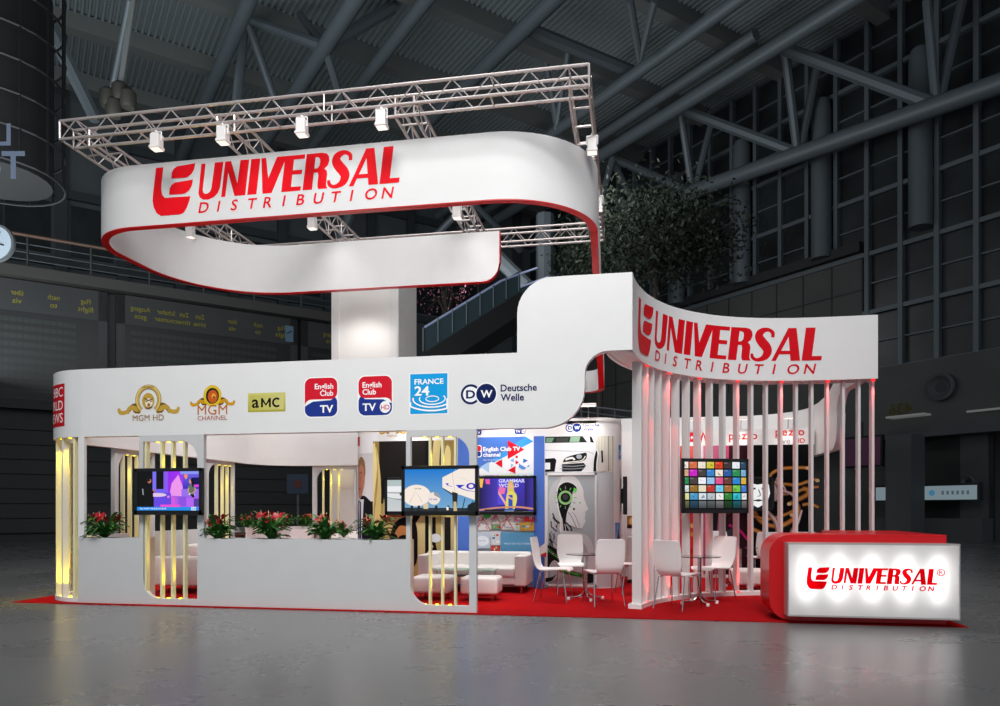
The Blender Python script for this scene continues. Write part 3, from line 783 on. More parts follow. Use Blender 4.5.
A.stroke(DK, [(.36, 1.12), (.46, 1.0), (.36, .84)], .03, 3); A.stroke(LG, [(.28, 1.2), (.3, .95), (.24, .7), (.26, .5)], .03, 4); A.stroke(LG, [(.34, 1.1), (.36, .9), (.3, .7)], .012, 4)
for i in range(22):
    y = .45 + .035 * i; x = .04 + .012 * math.sin(i * 2.1) + .004 * i
    A.stroke(random.choice([DK, BK, MG, LG]), [(x, y + .1), (x + random.uniform(.0, .1), y), (x + random.uniform(.02, .14), y - .08)], random.uniform(.012, .03))
A.poly((200, 200, 200), catmull([(.3, .98), (.5, .96), (.75, .88), (.86, .6), (.86, .3), (.4, .3), (.34, .7)], 3)); A.poly((168, 169, 172), catmull([(.4, .9), (.6, .86), (.75, .6), (.7, .35), (.42, .35)], 3))
A.poly(BK, catmull([(.0, .75), (.18, .66), (.32, .6), (.34, .4), (.2, .34), (0, .3)], 3))
for i in range(10): A.stroke(GN if i % 3 else LG, [(.02 + .03 * i, .62 - .02 * i), (.06 + .03 * i, .66 - .025 * i)], .012)
A.poly((186, 187, 188), catmull([(.06, .34), (.16, .46), (.34, .3), (.3, .16), (.1, .1)], 3)); A.poly(BK, [(0, .14), (.12, .16), (.2, .22), (.12, .1), (0, .06)])
A.stroke((40, 110, 40), [(.2, .3), (.4, .24), (.6, .2), (.82, .12)], [.05, .07, .06, .05], 3); A.stroke(GN, [(.24, .3), (.42, .25), (.58, .21)], .018, 3); A.poly(BK, [(.7, .24), (.84, .22), (.86, .08), (.72, .06)])
A.place('print', wall_fn(rx0, rz0, YI - .004), fr, step=.0004)
A = Art(); A.rect((196, 199, 203), 0, 0, 1.22, 2.02)
poster('backing_panel', A, island_fn(-1.47, .035), 'pale grey wall panel behind the framed robot print, below the car print', 'panel', cuts=(0, 1.22, 24))
# white car print
A = Art(); A.rect((226, 226, 228), 0, 0, 1.24, .62, top=(238, 238, 238))
A.rect((226, 224, 212), .9, 0, 1.24, .62, right=(206, 200, 182)); A.stroke((110, 100, 80), [(1.12, .62), (1.12, 0)], .012); A.stroke((60, 54, 46), [(1.2, .62), (1.2, 0)], .006)
A.poly((34, 42, 38), [(0, .62), (.66, .62), (.74, .51), (.0, .51)]); A.poly((120, 160, 130), [(.02, .6), (.16, .6), (.12, .52), (.02, .52)]); A.poly((140, 176, 146), [(.45, .61), (.62, .61), (.6, .52), (.43, .52)]); A.poly((70, 70, 66), [(.2, .6), (.42, .6), (.4, .52), (.2, .52)])
A.poly((236, 236, 237), catmull([(.0, .5), (.4, .5), (.75, .5), (.88, .42), (.95, .3), (.98, 0), (0, 0)], 3)); A.stroke((206, 208, 212), [(.0, .38), (.4, .36), (.75, .34), (.86, .3)], .02, 3)
A.poly((20, 22, 24), [(.78, .62), (.82, .6), (.86, .5), (.8, .51)])
A.poly((24, 26, 30), catmull([(.31, .16), (.36, .24), (.5, .29), (.66, .32), (.73, .32), (.72, .22), (.62, .17), (.45, .15)], 3)); A.stroke((240, 240, 236), [(.36, .21), (.48, .24), (.52, .2)], .035, 2); A.ell((170, 176, 184), .6, .26, .05, .04)
A.stroke((250, 244, 220), [(.32, .155), (.42, .165), (.55, .175), (.66, .2), (.71, .27)], .016, 3)
A.poly((30, 32, 36), [(.3, .13), (.68, .15), (.72, .1), (.64, 0), (.3, 0)]); A.stroke((150, 154, 160), [(.28, .1), (.5, .09), (.7, .11)], .014); A.stroke((150, 154, 160), [(.26, .05), (.5, .045), (.68, .06)], .012)
A.poly((20, 20, 22), [(0, .23), (.17, .24), (.2, .2), (.17, 0), (0, 0)]); A.rect((236, 236, 236), 0, .04, .09, .16)
A.poly((18, 18, 20), catmull([(.85, 0), (.86, .2), (.9, .36), (.92, .3), (.9, .14), (.9, 0)], 3)); A.poly((210, 204, 196), catmull([(.92, 0), (.93, .26), (1.0, .38), (1.07, .3), (1.09, .1), (1.06, 0)], 3)); A.poly((24, 22, 22), [(.98, .36), (1.01, .36), (1.02, .16), (.99, .14)])
poster('poster', A, island_fn(-1.48, 2.06), 'wide print of the front of a white sports car, above the robot print', cuts=(0, 1.24, 24))
# English club print
A = Art(); w, h = 1.09, .66
A.rect((242, 242, 244), 0, 0, w, h); A.poly((78, 122, 206), [(0, .1), (0, h), (.92, h), (.96, .62), (.2, .16)]); A.poly((66, 160, 236), [(.92, h), (1.06, .57), (.34, .2), (.28, .24)]); A.poly((66, 160, 236), [(.0, .02), (.12, .12), (0, .16)])
A.poly((170, 200, 236), [(.1, .13), (.26, .22), (.26, .02)]); A.poly((224, 24, 44), [(.6, .6), (.9, .43), (.6, .26)]); A.poly((224, 24, 44), [(.37, .19), (.5, .27), (.5, .11)]); A.poly((224, 24, 44), [(.6, .06), (.74, .14), (.74, -.0)])
A.poly((224, 24, 44), [(.74, .24), (.8, .2), (.74, .16)]); A.rect((224, 24, 44), .74, .28, .78, .32)
for q, c in (([(.64, .24), (.71, .28), (.71, .2)], (130, 180, 230)), ([(.88, .27), (.96, .23), (.88, .19)], (50, 110, 200)), ([(.66, .18), (.7, .16), (.66, .1)], (130, 180, 230)), ([(.8, .18), (.94, .1), (.88, .07), (.8, .11)], (90, 150, 220)), ([(.94, .12), (.99, .16), (.98, .12)], (50, 110, 200))): A.poly(c, q)
A.rrect((250, 250, 250), -.0, .3, .125, .52, .04); A.rrect((214, 28, 48), .0, .41, .11, .505, .03); A.rrect((34, 56, 140), .0, .315, .11, .405, .03); A.text((255, 255, 255), 'English Club TV', .15, .41, .07, .03, sx=1.02); A.text((255, 255, 255), 'channel', .15, .31, .07, .03, sx=1.02); A.text((220, 232, 250), 'http://www.english-club.tv', .15, .24, .026)
poster('poster', A, wall_fn(-2.75, 2.03, YI - .002), 'blue and white channel print with red triangles above the presenter screen')
# coloured tiles print
A = Art(); w, h = 1.09, 1.98; A.rect((216, 220, 226), 0, 0, w, h)
pal = [(200, 60, 50), (90, 150, 110), (120, 170, 210), (240, 240, 240), (206, 210, 206), (70, 120, 160), (220, 120, 160), (160, 190, 120), (190, 150, 80), (236, 236, 240), (210, 60, 60), (140, 130, 190), (70, 170, 170)]
def tile(x0, y0, x1, y1, c, fuzz=0):
    A.rect(c, x0 + .006, y0 + .006, x1 - .006, y1 - .006)
    for k in range(fuzz):
        x = random.uniform(x0 + .03, x1 - .06); y = random.uniform(y0 + .03, y1 - .05)
        A.rect(random.choice(pal), x, y, min(x1 - .01, x + random.uniform(.02, .07)), min(y1 - .01, y + random.uniform(.02, .05)))
def townmap(x0, y0, x1, y1):
    A.rect((222, 216, 212), x0 + .005, y0 + .005, x1 - .005, y1 - .005)
    for k in range(30):
        x = random.uniform(x0 + .02, x1 - .06); y = random.uniform(y0 + .02, y1 - .05); A.rect(random.choice([(150, 150, 176), (176, 160, 190), (190, 190, 200), (160, 180, 160)]), x, y, x + random.uniform(.02, .045), y + random.uniform(.015, .035))
    cx, cy = (x0 + x1) / 2, (y0 + y1) / 2
    for a in (20, 75, 140, 195, 250, 310):
        ex = min(x1, max(x0, cx + .4 * math.cos(math.radians(a)))); ey = min(y1, max(y0, cy + .3 * math.sin(math.radians(a)))); A.stroke((206, 70, 70), [(cx, cy), (ex, ey)], .012)
tile(0, 1.92, .45, 1.98, (90, 70, 140), 3); tile(.45, 1.92, .75, 1.98, (150, 200, 50)); tile(.75, 1.92, 1.09, 1.98, (100, 180, 190), 4)
for yy in (1.6, 1.75):
    for xx in range(4): tile(xx * .27, yy, xx * .27 + .27, yy + .15, pal[(xx * 3 + int(yy * 10)) % 13], 3)
townmap(0, .98, .3, 1.4); A.ell((60, 160, 60), .23, 1.26, .07, .06); tile(.3, 1.0, .48, 1.1, (110, 150, 110), 2); townmap(.3, 1.1, .48, 1.4); townmap(.48, 1.0, .72, 1.4); tile(.72, 1.14, .9, 1.24, (214, 120, 150), 2); tile(.9, 1.14, 1.09, 1.24, (206, 50, 44), 4); tile(.72, .98, .82, 1.14, (196, 206, 216), 4); tile(.82, .98, 1.09, 1.14, (196, 150, 60), 6)
tile(.3, .72, .48, .98, (214, 214, 220), 5); tile(.3, .58, .48, .72, (204, 74, 60), 3); tile(.48, .56, 1.09, .96, (96, 156, 196)); A.text((220, 236, 246), 'WHAT DO YOU THINK?', .78, .74, .03, align='c'); tile(0, .66, .3, .94, (196, 206, 220), 0); A.ell((230, 236, 244), .15, .8, .12, .09); A.text((110, 140, 190), 'channel', .15, .79, .03, align='c')
tile(0, .42, .3, .62, (214, 216, 210), 6); tile(.3, .3, .52, .55, (204, 210, 220), 0); tile(.52, .36, .66, .55, (90, 160, 90)); tile(.66, .3, 1.09, .55, (170, 196, 226)); tile(0, .02, 1.09, .3, (120, 150, 200), 10)
poster('poster', A, wall_fn(-2.75, .03, YI - .002), 'tall print of small coloured tiles and street maps behind the white sofa')
# gold film print
A = Art(); w, h = 1.54, 2.6; A.rect((200, 176, 110), 0, 0, w, h, top=(150, 126, 70))
A.rect((26, 24, 22), .12, 1.45, 1.0, h, top=(34, 30, 28)); A.poly((232, 214, 150), catmull([(0, 1.0), (.03, 1.6), (.08, 2.1), (.04, 2.55), (.0, 2.55)], 3)); A.poly([(214, 190, 122)], catmull([(0, 1.0), (.13, 1.1), (.16, 1.7), (.12, 2.2), (.06, 2.5), (.1, 1.9), (.05, 1.4)], 3))
A.rect((190, 166, 104), .2, .5, 1.0, 1.48, right=(214, 196, 140)); A.rect((196, 176, 116), .2, 1.45, 1.0, 1.56, top=(30, 26, 24)); A.poly((226, 208, 150), [(.42, .6), (.6, .6), (.56, 1.56), (.46, 1.56)]); A.poly((26, 22, 20), [(.76, 1.0), (.9, 1.2), (1.0, 1.6), (.78, 1.6)])
A.rect((20, 18, 22), 1.0, 0, 1.2, h); A.poly((206, 186, 128), [(1.06, 1.2), (1.3, 1.2), (1.3, h), (1.16, h)]); A.poly((60, 46, 28), catmull([(1.3, 1.5), (1.42, 1.7), (1.42, 2.2), (1.3, 2.55), (1.26, 2.0)], 3)); A.poly((226, 206, 140), catmull([(1.36, 1.9), (1.46, 2.0), (1.48, 2.4), (1.4, 2.5), (1.34, 2.2)], 3)); A.rect((190, 172, 122), 1.3, .4, 1.54, 1.5); A.rect((30, 26, 26), 1.36, .6, 1.48, 1.2)
A.ell((16, 14, 16), 1.14, 1.98, .08, .12); A.ell((120, 84, 60), 1.14, 1.9, .05, .08)
A.poly((226, 190, 150), [(1.0, .5), (1.14, .7), (1.3, .4), (1.2, 0), (1.0, 0)]); A.ell((226, 230, 240), 1.2, .82, .1, .08); A.poly((18, 16, 18), [(1.0, .5), (1.2, .7), (1.28, .4), (1.25, 0), (1.0, 0)])
A.poly((20, 14, 12), catmull([(.3, .66), (.4, 1.06), (.62, 1.2), (.82, 1.1), (.86, .7), (.8, .3), (.4, .3)], 4)); A.poly((190, 126, 74), catmull([(.42, .9), (.52, 1.04), (.68, 1.0), (.76, .8), (.74, .5), (.62, .3), (.46, .4), (.38, .66)], 4)); A.ell((22, 16, 14), .6, .8, .11, .075); A.ell((22, 16, 14), .42, .82, .06, .07); A.stroke((90, 50, 36), [(.5, .5), (.6, .48)], .03)
A.stroke((200, 60, 40), [(.28, 1.22), (.7, 1.22)], .02)
poster('poster', A, wall_fn(-4.68, .05, YI - .002), 'gold and black film print with a face in sunglasses, behind the grey screen')
# portrait wrapped round the rounded end
A = Art(); A.rect((206, 204, 208), 0, 0, .8, 2.66, top=(240, 240, 240)); A.rect((240, 240, 242), 0, 2.3, .8, 2.66)
A.poly((24, 26, 34), catmull([(.0, .2), (.0, 1.32), (.2, 1.42), (.3, 1.5), (.45, 1.5), (.62, 1.4), (.8, 1.3), (.8, .2)], 3)); A.poly((236, 236, 238), [(.14, 1.44), (.4, 1.44), (.34, .9), (.28, .35), (.2, .35)]); A.poly((36, 52, 120), [(.2, 1.4), (.28, 1.4), (.3, .35), (.19, .35)])
A.poly((198, 132, 106), catmull([(.16, 1.46), (.1, 1.7), (.09, 1.95), (.16, 2.12), (.3, 2.16), (.42, 2.05), (.44, 1.85), (.4, 1.65), (.3, 1.48)], 4)); A.poly((150, 112, 70), catmull([(.1, 1.98), (.14, 2.16), (.28, 2.24), (.42, 2.16), (.46, 1.95), (.42, 1.86), (.4, 2.04), (.26, 2.1)], 4)); A.poly((170, 110, 90), [(.2, 1.8), (.26, 1.8), (.24, 1.9)]); A.stroke((150, 80, 76), [(.17, 1.64), (.28, 1.65)], .02); A.ell((70, 50, 50), .17, 1.93, .03, .015); A.ell((70, 50, 50), .3, 1.94, .03, .015)
A.rect((196, 24, 30), .02, 2.45, .22, 2.62)
def end_fn(u, v, d):
    a = math.radians(205) + u * .8 / .55
    return (-4.6 + (.55 + d) * math.cos(a), YI + .55 + (.55 + d) * math.sin(a), .14 + v)
poster('poster', A, end_fn, 'print of a grey haired man in dark suit wrapped round the wall end', cuts=(0, .8, 10))
A = Art(); A.rect((40, 150, 214), 0, 0, .16, .26); A.text((230, 244, 250), '24', .03, .08, .08, .01)
def rend_fn(u, v, d):
    a = math.radians(290) + u / .42
    return (-.58 + (.42 + d) * math.cos(a), YI + .42 + (.42 + d) * math.sin(a), v)
poster('poster', A, lambda u, v, d: rend_fn(u + .33, v + 2.28, d), 'small blue number sign on the rounded wall end above the screen', cuts=(0, .2, 4))
A = Art(); A.rect((90, 140, 200), 0, 0, .2, .34, top=(150, 190, 230)); A.poly((40, 50, 66), [(.06, .02), (.14, .02), (.11, .2), (.1, .3), (.09, .2)])
poster('poster', A, lambda u, v, d: rend_fn(u + .22, v + .82, d), 'small blue picture of a tower on the rounded wall end', cuts=(0, .2, 4))

# ------------------------------------------------------------------ rear graphics wall seen through the slats
YP = 5.7
pw = root('graphics_wall', 'rear white graphics wall seen through the slatted screen', 'wall', (2.0, 5.8, .012))
MB().box(-.4, YP, .012, 3.58, YP + .12, 3.0).build('board', WHITE2, pw)
def pz(A, sub=None):
    for i, c in enumerate('pezzo'): A.text((214, 52, 40), c, [0, .21, .4, .56, .72][i], 0, .25, .02, .1 if c == 'z' else 0)
    if sub: A.text((150, 150, 150), 'live', .1, -.27, .2); A.text((214, 52, 40), 'HD', .62, -.25, .15, .02)
A = Art(); pz(A, True); A.place('red_script_logo', wall_fn(2.85, 2.86, YP, .6), pw); A = Art(); pz(A); A.place('red_script_logo', wall_fn(1.96, 2.8, YP, .6), pw)
A = Art(); A.rect((206, 20, 44), 0, 0, .16, .2); A.text((250, 250, 250), 'm', .02, .06, .08, .02); A.stroke((206, 20, 44), [(.2, .0), (.26, .18), (.32, .02)], .05); A.place('red_tile_logo', wall_fn(1.2, 2.76, YP), pw)
A = Art(); A.rect((4, 4, 4), 0, 0, 1.22, 2.6)
BR, BR2, SK = (206, 138, 66), (130, 80, 34), (226, 196, 190)
for pts, w in (([(1.3, .82), (.9, .72), (.5, .74), (.1, .9), (-.0, 1.0)], .06), ([(.1, 1.6), (.08, 1.3), (.25, 1.05), (.55, .98), (.8, 1.1), (.92, 1.3), (.86, 1.45), (.75, 1.42)], .07), ([(.45, 1.86), (.4, 2.0), (.6, 2.12), (.95, 2.14), (1.1, 2.13)], .05), ([(.3, 1.8), (.6, 1.82), (.9, 1.8), (1.2, 1.9), (1.3, 1.88)], .05), ([(.55, 1.6), (.85, 1.65), (1.05, 1.72), (1.3, 1.76)], .05), ([(1.0, 1.4), (1.15, 1.42), (1.3, 1.35)], .05), ([(.05, 1.2), (.3, 1.12), (.6, 1.18), (.9, 1.32)], .05), ([(.9, 1.5), (1.08, 1.6), (1.1, 1.7), (1.0, 1.72)], .07)):
    A.stroke(BR2, pts, w * 1.4, 5); A.stroke(BR, pts, w * .8, 5)
for x, y in ((1.1, 2.13), (.52, 1.86), (1.28, 1.88), (.75, 1.42), (.12, 1.6), (.8, 1.2)): A.ell((236, 206, 150), x, y, .04, .035)
for pts, w in (([(-.0, 1.82), (.2, 1.78), (.42, 1.84)], [.05, .07, .05]), ([(.42, 1.84), (.5, 1.6), (.45, 1.5)], [.12, .16, .12]), ([(.5, 1.9), (.62, 1.8), (.72, 1.6)], [.05, .05, .03]), ([(.12, 1.52), (.3, 1.3), (.5, 1.05), (.56, .6), (.6, .0)], [.06, .08, .09, .08, .06]), ([(.98, 1.3), (.9, 1.05), (.78, .8), (.72, .4), (.7, 0)], [.05, .08, .09, .08, .06]), ([(.6, 1.7), (.78, 1.62), (.85, 1.55)], [.05, .06, .04])): A.stroke((150, 116, 112), pts, w, 4); A.stroke(SK, [(x + .008, y) for x, y in pts], [q * .55 for q in w], 4)
A.ell((190, 150, 140), .55, 1.9, .055, .07)
poster('poster', A, wall_fn(2.36, .08, YP - .001), 'black print of a dancer wrapped in golden light trails on the rear wall')
A = Art(); A.rect((196, 90, 130), 0, 0, .88, 2.6, right=(120, 30, 60)); A.rect((226, 130, 166), 0, 2.1, .5, 2.6, right=(206, 80, 120)); A.rect((70, 20, 36), .5, 0, .88, 2.6, right=(28, 10, 18)); A.poly((30, 28, 34), [(.06, 0), (.2, 0), (.3, 1.3), (.16, 1.45)]); A.poly((26, 24, 30), [(.3, 0), (.5, 0), (.5, 1.2), (.36, 1.4)]); A.poly((120, 100, 104), [(.4, 1.0), (.46, 1.2), (.44, 1.4), (.4, 1.2)])
A.stroke((200, 30, 120), [(.5, 1.0), (.7, .9), (.86, .7)], .05, 3); A.ell((170, 110, 90), .76, 1.8, .1, .07); A.stroke((60, 60, 74), [(.5, .9), (.6, .5), (.66, 0)], .12, 3)
poster('poster', A, wall_fn(1.46, .08, YP - .001), 'pink and wine red print beside the dancer print on the rear wall')
A = Art(); A.rect((206, 40, 40), 0, 0, .4, 2.6, top=(222, 70, 60)); A.rect((230, 96, 90), .1, 2.1, .4, 2.6)
for i in range(12): A.ell(random.choice([(226, 160, 50), (170, 20, 20), (240, 200, 120)]), random.uniform(.04, .36), .3 + i * .17, .035, .05)
poster('poster', A, wall_fn(1.0, .08, YP - .001), 'narrow red and orange print at the near end of the rear wall')
A = Art(); A.rect((150, 100, 50), 0, 0, .17, .26); A.ell((230, 190, 130), .09, .15, .05, .07); A.rect((60, 30, 20), 0, 0, .17, .07)
poster('poster', A, wall_fn(-.06, 1.0, YP - .001), 'small brown picture on the white rear wall above the cabinet')


# ------------------------------------------------------------------ televisions
def tv(name_label, loc, w, h, A, rz=0, pole=None, group=None, es=None):
    r = root('television', name_label, 'television', loc, group, None, rz)
    m = MB(); e, eb = .045 * w, .06 * w
    m.rbox(-w / 2, 0, 0, w / 2, .06, h, .01, 2)
    m.rbox(-w / 2, -.014, 0, w / 2, .01, eb, .004, 1); m.rbox(-w / 2, -.014, h - e, w / 2, .01, h, .004, 1); m.rbox(-w / 2, -.014, 0, -w / 2 + e, .01, h, .004, 1); m.rbox(w / 2 - e, -.014, 0, w / 2, .01, h, .004, 1)
    m.build('bezel', BLACK, r, world=False)
    iw, ih = w - 2 * e, h - e - eb
    A.place('screen', lambda u, v, d: (loc[0] - iw / 2 + u * iw, loc[1] - .003 - d, loc[2] + eb + v * ih), r, SCREEN, step=.0003)
    MB().box(-.12, .06, h * .3, .12, pole or .11, h * .7).build('wall_bracket', BLACK, r, world=False)
    return r


A = Art(); A.rect((120, 70, 220), 0, 0, 1, 1, right=(170, 90, 240)); A.poly([(150, 40, 230), (190, 60, 230), (160, 50, 240), (150, 40, 235)], [(.5, .35), (.75, .4), (.75, 1), (.5, 1)])
A.poly((236, 150, 236), [(.52, .35), (.76, .35), (.74, .6), (.67, .92), (.56, .7)]); A.rect((60, 40, 190), .74, .55, 1, 1, top=(110, 100, 230)); A.rect((140, 150, 245), .7, .93, 1, 1); A.rect((12, 10, 90), .88, .66, 1, .84); A.rect((230, 60, 230), .92, .6, 1, .66); A.poly((246, 150, 50), [(.76, .92), (.82, .92), (.81, .82), (.78, .8)]); A.rect((150, 110, 235), .72, .35, 1, .55)
A.rect((100, 70, 225), .25, .1, .55, .45); A.rect((2, 2, 4), 0, 0, .27, 1); A.rect((120, 110, 240), .25, .5, .31, 1); A.rect((2, 2, 6), .31, .55, .43, 1); A.rect((130, 90, 236), .43, .45, .5, 1); A.rect((110, 100, 240), .3, .45, .45, .55)
A.poly((140, 80, 226), [(.56, .1), (.92, .12), (.92, .34), (.56, .38)]); A.rect((226, 90, 220), .56, .12, .68, .36, right=(150, 90, 230)); A.rect((180, 100, 240), .8, .1, .92, .33); A.rect((236, 80, 210), .38, .09, .7, .15); A.rect((80, 60, 150), .92, .1, 1, .3); A.ell((240, 130, 220), .51, .35, .02, .03)
A.poly((226, 196, 226), arc(.33, .4, .15, .05, 0, 360, 20)[:-1]); A.poly((4, 4, 6), catmull([(.1, .1), (.1, .5), (.16, .66), (.2, .66), (.26, .5), (.25, .1)], 3)); A.ell((190, 116, 80), .2, .76, .032, .06); A.ell((30, 20, 18), .185, .79, .03, .05); A.poly((190, 110, 80), [(.25, .52), (.29, .55), (.3, .5), (.28, .47)]); A.poly((150, 150, 160), [(.08, .56), (.1, .56), (.11, .4), (.09, .4)])
A.poly((96, 112, 96), catmull([(.84, .42), (.83, .6), (.86, .66), (.91, .66), (.94, .58), (.92, .42)], 3)); A.ell((216, 150, 116), .87, .74, .025, .06); A.poly((10, 8, 14), catmull([(.87, .8), (.91, .8), (.93, .7), (.91, .58), (.89, .66)], 3)); A.stroke((210, 150, 120), [(.94, .58), (.95, .5), (.9, .44)], .022); A.stroke((210, 150, 120), [(.84, .58), (.83, .48), (.87, .44)], .02); A.stroke((236, 230, 236), [(.84, .42), (.94, .4)], .03); A.poly((10, 8, 12), [(.86, .42), (.93, .42), (.93, .33), (.9, .33)])
A.rect((26, 140, 232), 0, 0, 1, .09); A.text((250, 250, 250), 'TELL HOW THE EURO IS ALIVE', .04, .03, .035, .01, sx=.62); A.rect((200, 230, 250), .88, 0, .96, .09); A.text((40, 130, 220), '24', .89, .02, .045, .01)
tv('television showing a purple talk-show studio, mounted on the slotted front panel', (-6.51, -.105, 1.315), 1.07, .67, A)
A = Art(); A.rect((120, 170, 205), 0, 0, 1, 1, top=(16, 120, 205)); WD = (246, 232, 220)
A.poly((236, 224, 214), arc(.17, .37, .205, .26, 0, 360, 26)[:-1]); A.poly(WD, arc(.165, .38, .195, .245, 0, 360, 26)[:-1]); A.ell((240, 226, 214), .42, .3, .09, .15); A.poly((150, 154, 160), arc(.42, .3, .09, .15, 0, 90, 8) + [(.42, .38)])
A.poly((244, 232, 222), [(.54, .8), (.78, 1.0), (1, 1), (1, .26), (.8, .38), (.68, .42), (.54, .56)]); A.poly((40, 36, 36), [(.54, .56), (.68, .42), (.68, .38), (.55, .53)]); A.stroke((200, 186, 176), [(.74, 1), (.68, .9), (.72, .44)], .006); A.stroke((206, 196, 190), [(.78, .8), (1, .66)], .005)
BL = (24, 24, 200); A.poly(BL, [(.73, .62), (.86, .62), (.8, .56), (.78, .54)]); A.stroke(BL, [(.76, .58), (.86, .5), (1, .46)], [.02, .016, .01], 3); A.ring(BL, .945, .59, .05, .06, .03); A.poly(BL, [(.58, .66), (.63, .66), (.62, .61)]); A.stroke(BL, [(.6, .62), (.68, .58)], .01)
A.text((40, 44, 50), 'STAR', .14, .52, .03, .01); A.text(BL, 'STAR', .35, .26, .035, .01); A.stroke((150, 140, 130), [(.07, .2), (.16, .48), (.25, .22)], .005); A.stroke((40, 50, 60), [(0, .04), (1, .03)], .08)
for x in (.1, .2, .28, .45, .62, .72, .95): A.poly((30, 36, 40), [(x - .03, 0), (x - .01, .13), (x + .02, .13), (x + .03, 0)])
A.poly((220, 200, 160), [(.27, .05), (.27, .17), (.34, .18), (.34, .05)]); A.poly((34, 36, 36), [(.68, .46), (.76, .42), (.75, .1), (.69, .1)]); A.poly((200, 180, 130), [(.7, 0), (.7, .22), (.74, .22), (.75, 0)]); A.stroke((20, 26, 30), [(.86, .3), (.82, 0)], .012); A.stroke((20, 26, 30), [(.98, .24), (.86, 0)], .012); A.poly((16, 24, 28), [(.9, .14), (1, .22), (1, 0), (.9, 0)]); A.rect((236, 236, 232), .6, .02, .63, .1)
tv('television showing white satellite dishes under blue sky, mounted on the slotted front panel', (-2.50, -.105, 1.31), 1.06, .67, A)
A = Art(); A.rect((50, 40, 130), 0, 0, 1, 1, top=(66, 50, 190)); A.rect((24, 18, 70), 0, .1, .34, .95, right=(70, 56, 180)); A.rect((84, 70, 214), .34, .2, .62, 1); A.rect((30, 24, 86), .84, .1, 1, 1, right=(60, 50, 160)); A.poly((246, 190, 70), [(0, 1), (.08, 1), (.05, .72), (.01, .74)]); A.poly((236, 90, 160), [(.11, .98), (.19, .99), (.2, .83), (.12, .84)])
A.text((214, 214, 255), 'GRAMMAR', .36, .88, .1, .03, sx=.68); A.text((214, 214, 255), 'WORLD', .36, .74, .1, .03, sx=.68)
A.poly((222, 190, 96), catmull([(.52, .5), (.53, .82), (.57, .93), (.62, .9), (.64, .7), (.66, .45), (.6, .5)], 3)); A.poly((226, 214, 96), catmull([(.48, .08), (.5, .4), (.52, .56), (.6, .62), (.68, .54), (.7, .36), (.66, .08)], 3)); A.rect((40, 80, 180), .54, .08, .62, .5); A.ell((236, 180, 146), .585, .78, .035, .09); A.poly((216, 180, 90), catmull([(.54, .8), (.56, .92), (.62, .9), (.65, .7), (.62, .8), (.58, .88)], 3))
A.stroke((232, 176, 146), [(.5, .2), (.44, .36), (.38, .52), (.37, .6)], .04, 3); A.stroke((232, 176, 146), [(.64, .36), (.56, .42), (.52, .5)], .04, 3); A.poly((236, 110, 170), [(.35, .62), (.38, .78), (.49, .7), (.47, .54), (.4, .52)])
A.poly((206, 140, 106), catmull([(0, .06), (.3, .13), (.7, .16), (1, .1), (1, .05), (.7, .11), (.3, .08), (0, .01)], 3)); A.rect((18, 14, 40), .1, 0, .9, .06); A.poly((90, 120, 170), [(.46, .05), (.66, .06), (.64, .0), (.48, 0)])
tv('television showing a blonde presenter in yellow against purple, on the wall behind the sofa', (-2.15, YI - .17, 1.295), 1.06, .69, A)
A = Art(); A.rect((200, 204, 206), 0, 0, 1, 1, top=(176, 190, 190)); A.rect((236, 238, 238), 0, .62, 1, .8); A.poly((150, 156, 162), catmull([(0, .6), (.3, .58), (.6, .48), (1, .44), (1, .3), (.6, .3), (.2, .36), (0, .44)], 3)); A.poly((224, 226, 228), catmull([(0, .58), (.3, .55), (.5, .46), (.2, .4), (0, .46)], 3)); A.ell((110, 114, 118), .4, .14, .1, .13); A.ell((170, 174, 178), .4, .14, .07, .1); A.rect((60, 64, 66), .24, .5, .3, .6)
tv('television showing a grey picture of a jet engine, on the gold film print', (-3.85, YI - .17, 1.295), 1.08, .68, A)
A = Art(); A.rect((6, 6, 8), 0, 0, 1, 1); tiles = {}
TC = [[(240, 230, 225), (214, 110, 66), (236, 226, 214), (206, 196, 60), (226, 60, 20), (60, 50, 50), (232, 236, 240), (40, 70, 100)], [(216, 170, 130), (206, 30, 196), (70, 60, 60), (50, 130, 206), (240, 226, 210), (40, 90, 160), (40, 140, 80), (120, 170, 210)],
      [(40, 140, 80), (70, 60, 60), (240, 240, 246), (150, 196, 236), (226, 80, 140), (110, 60, 50), (40, 130, 206), (216, 176, 60)], [(220, 226, 230), (150, 110, 40), (230, 220, 190), (196, 50, 40), (110, 206, 236), (166, 106, 50), (110, 196, 70), (70, 120, 206)], [(220, 216, 150), (70, 150, 200), (214, 226, 236), (180, 190, 196), (240, 236, 236), (40, 130, 50), (30, 186, 206), (230, 226, 226)]]
for rr in range(5):
    for cc in range(8):
        xa = -.06 + cc * .14; ya = .86 - rr * .165; c = TC[rr][cc]
        q0, q1 = max(0, xa), min(1, xa + .122)
        A.rect(c, q0, ya, q1, ya + .135); md = ((q0 + q1) / 2, ya + .06); A.poly(tuple(int(v * .55 + 30) for v in c), [(md[0] + random.uniform(-.05, .05), ya + random.uniform(.01, .12)) for _ in range(3)]); A.rect(tuple(min(255, int(v * .7 + 70)) for v in c), q0 + .005, ya + .1, md[0], ya + .125)
        if rr == 4: A.rect(tuple(int(v * .28) for v in c), q0, .02, q1, .17, top=tuple(int(v * .5) for v in c))
TVG = Vector((1.27, 1.92, 1.335))
tv('television showing a wall of small colourful picture tiles, hung on the slats', TVG, 1.06, .83, A, rz=math.radians(17), pole=.22)
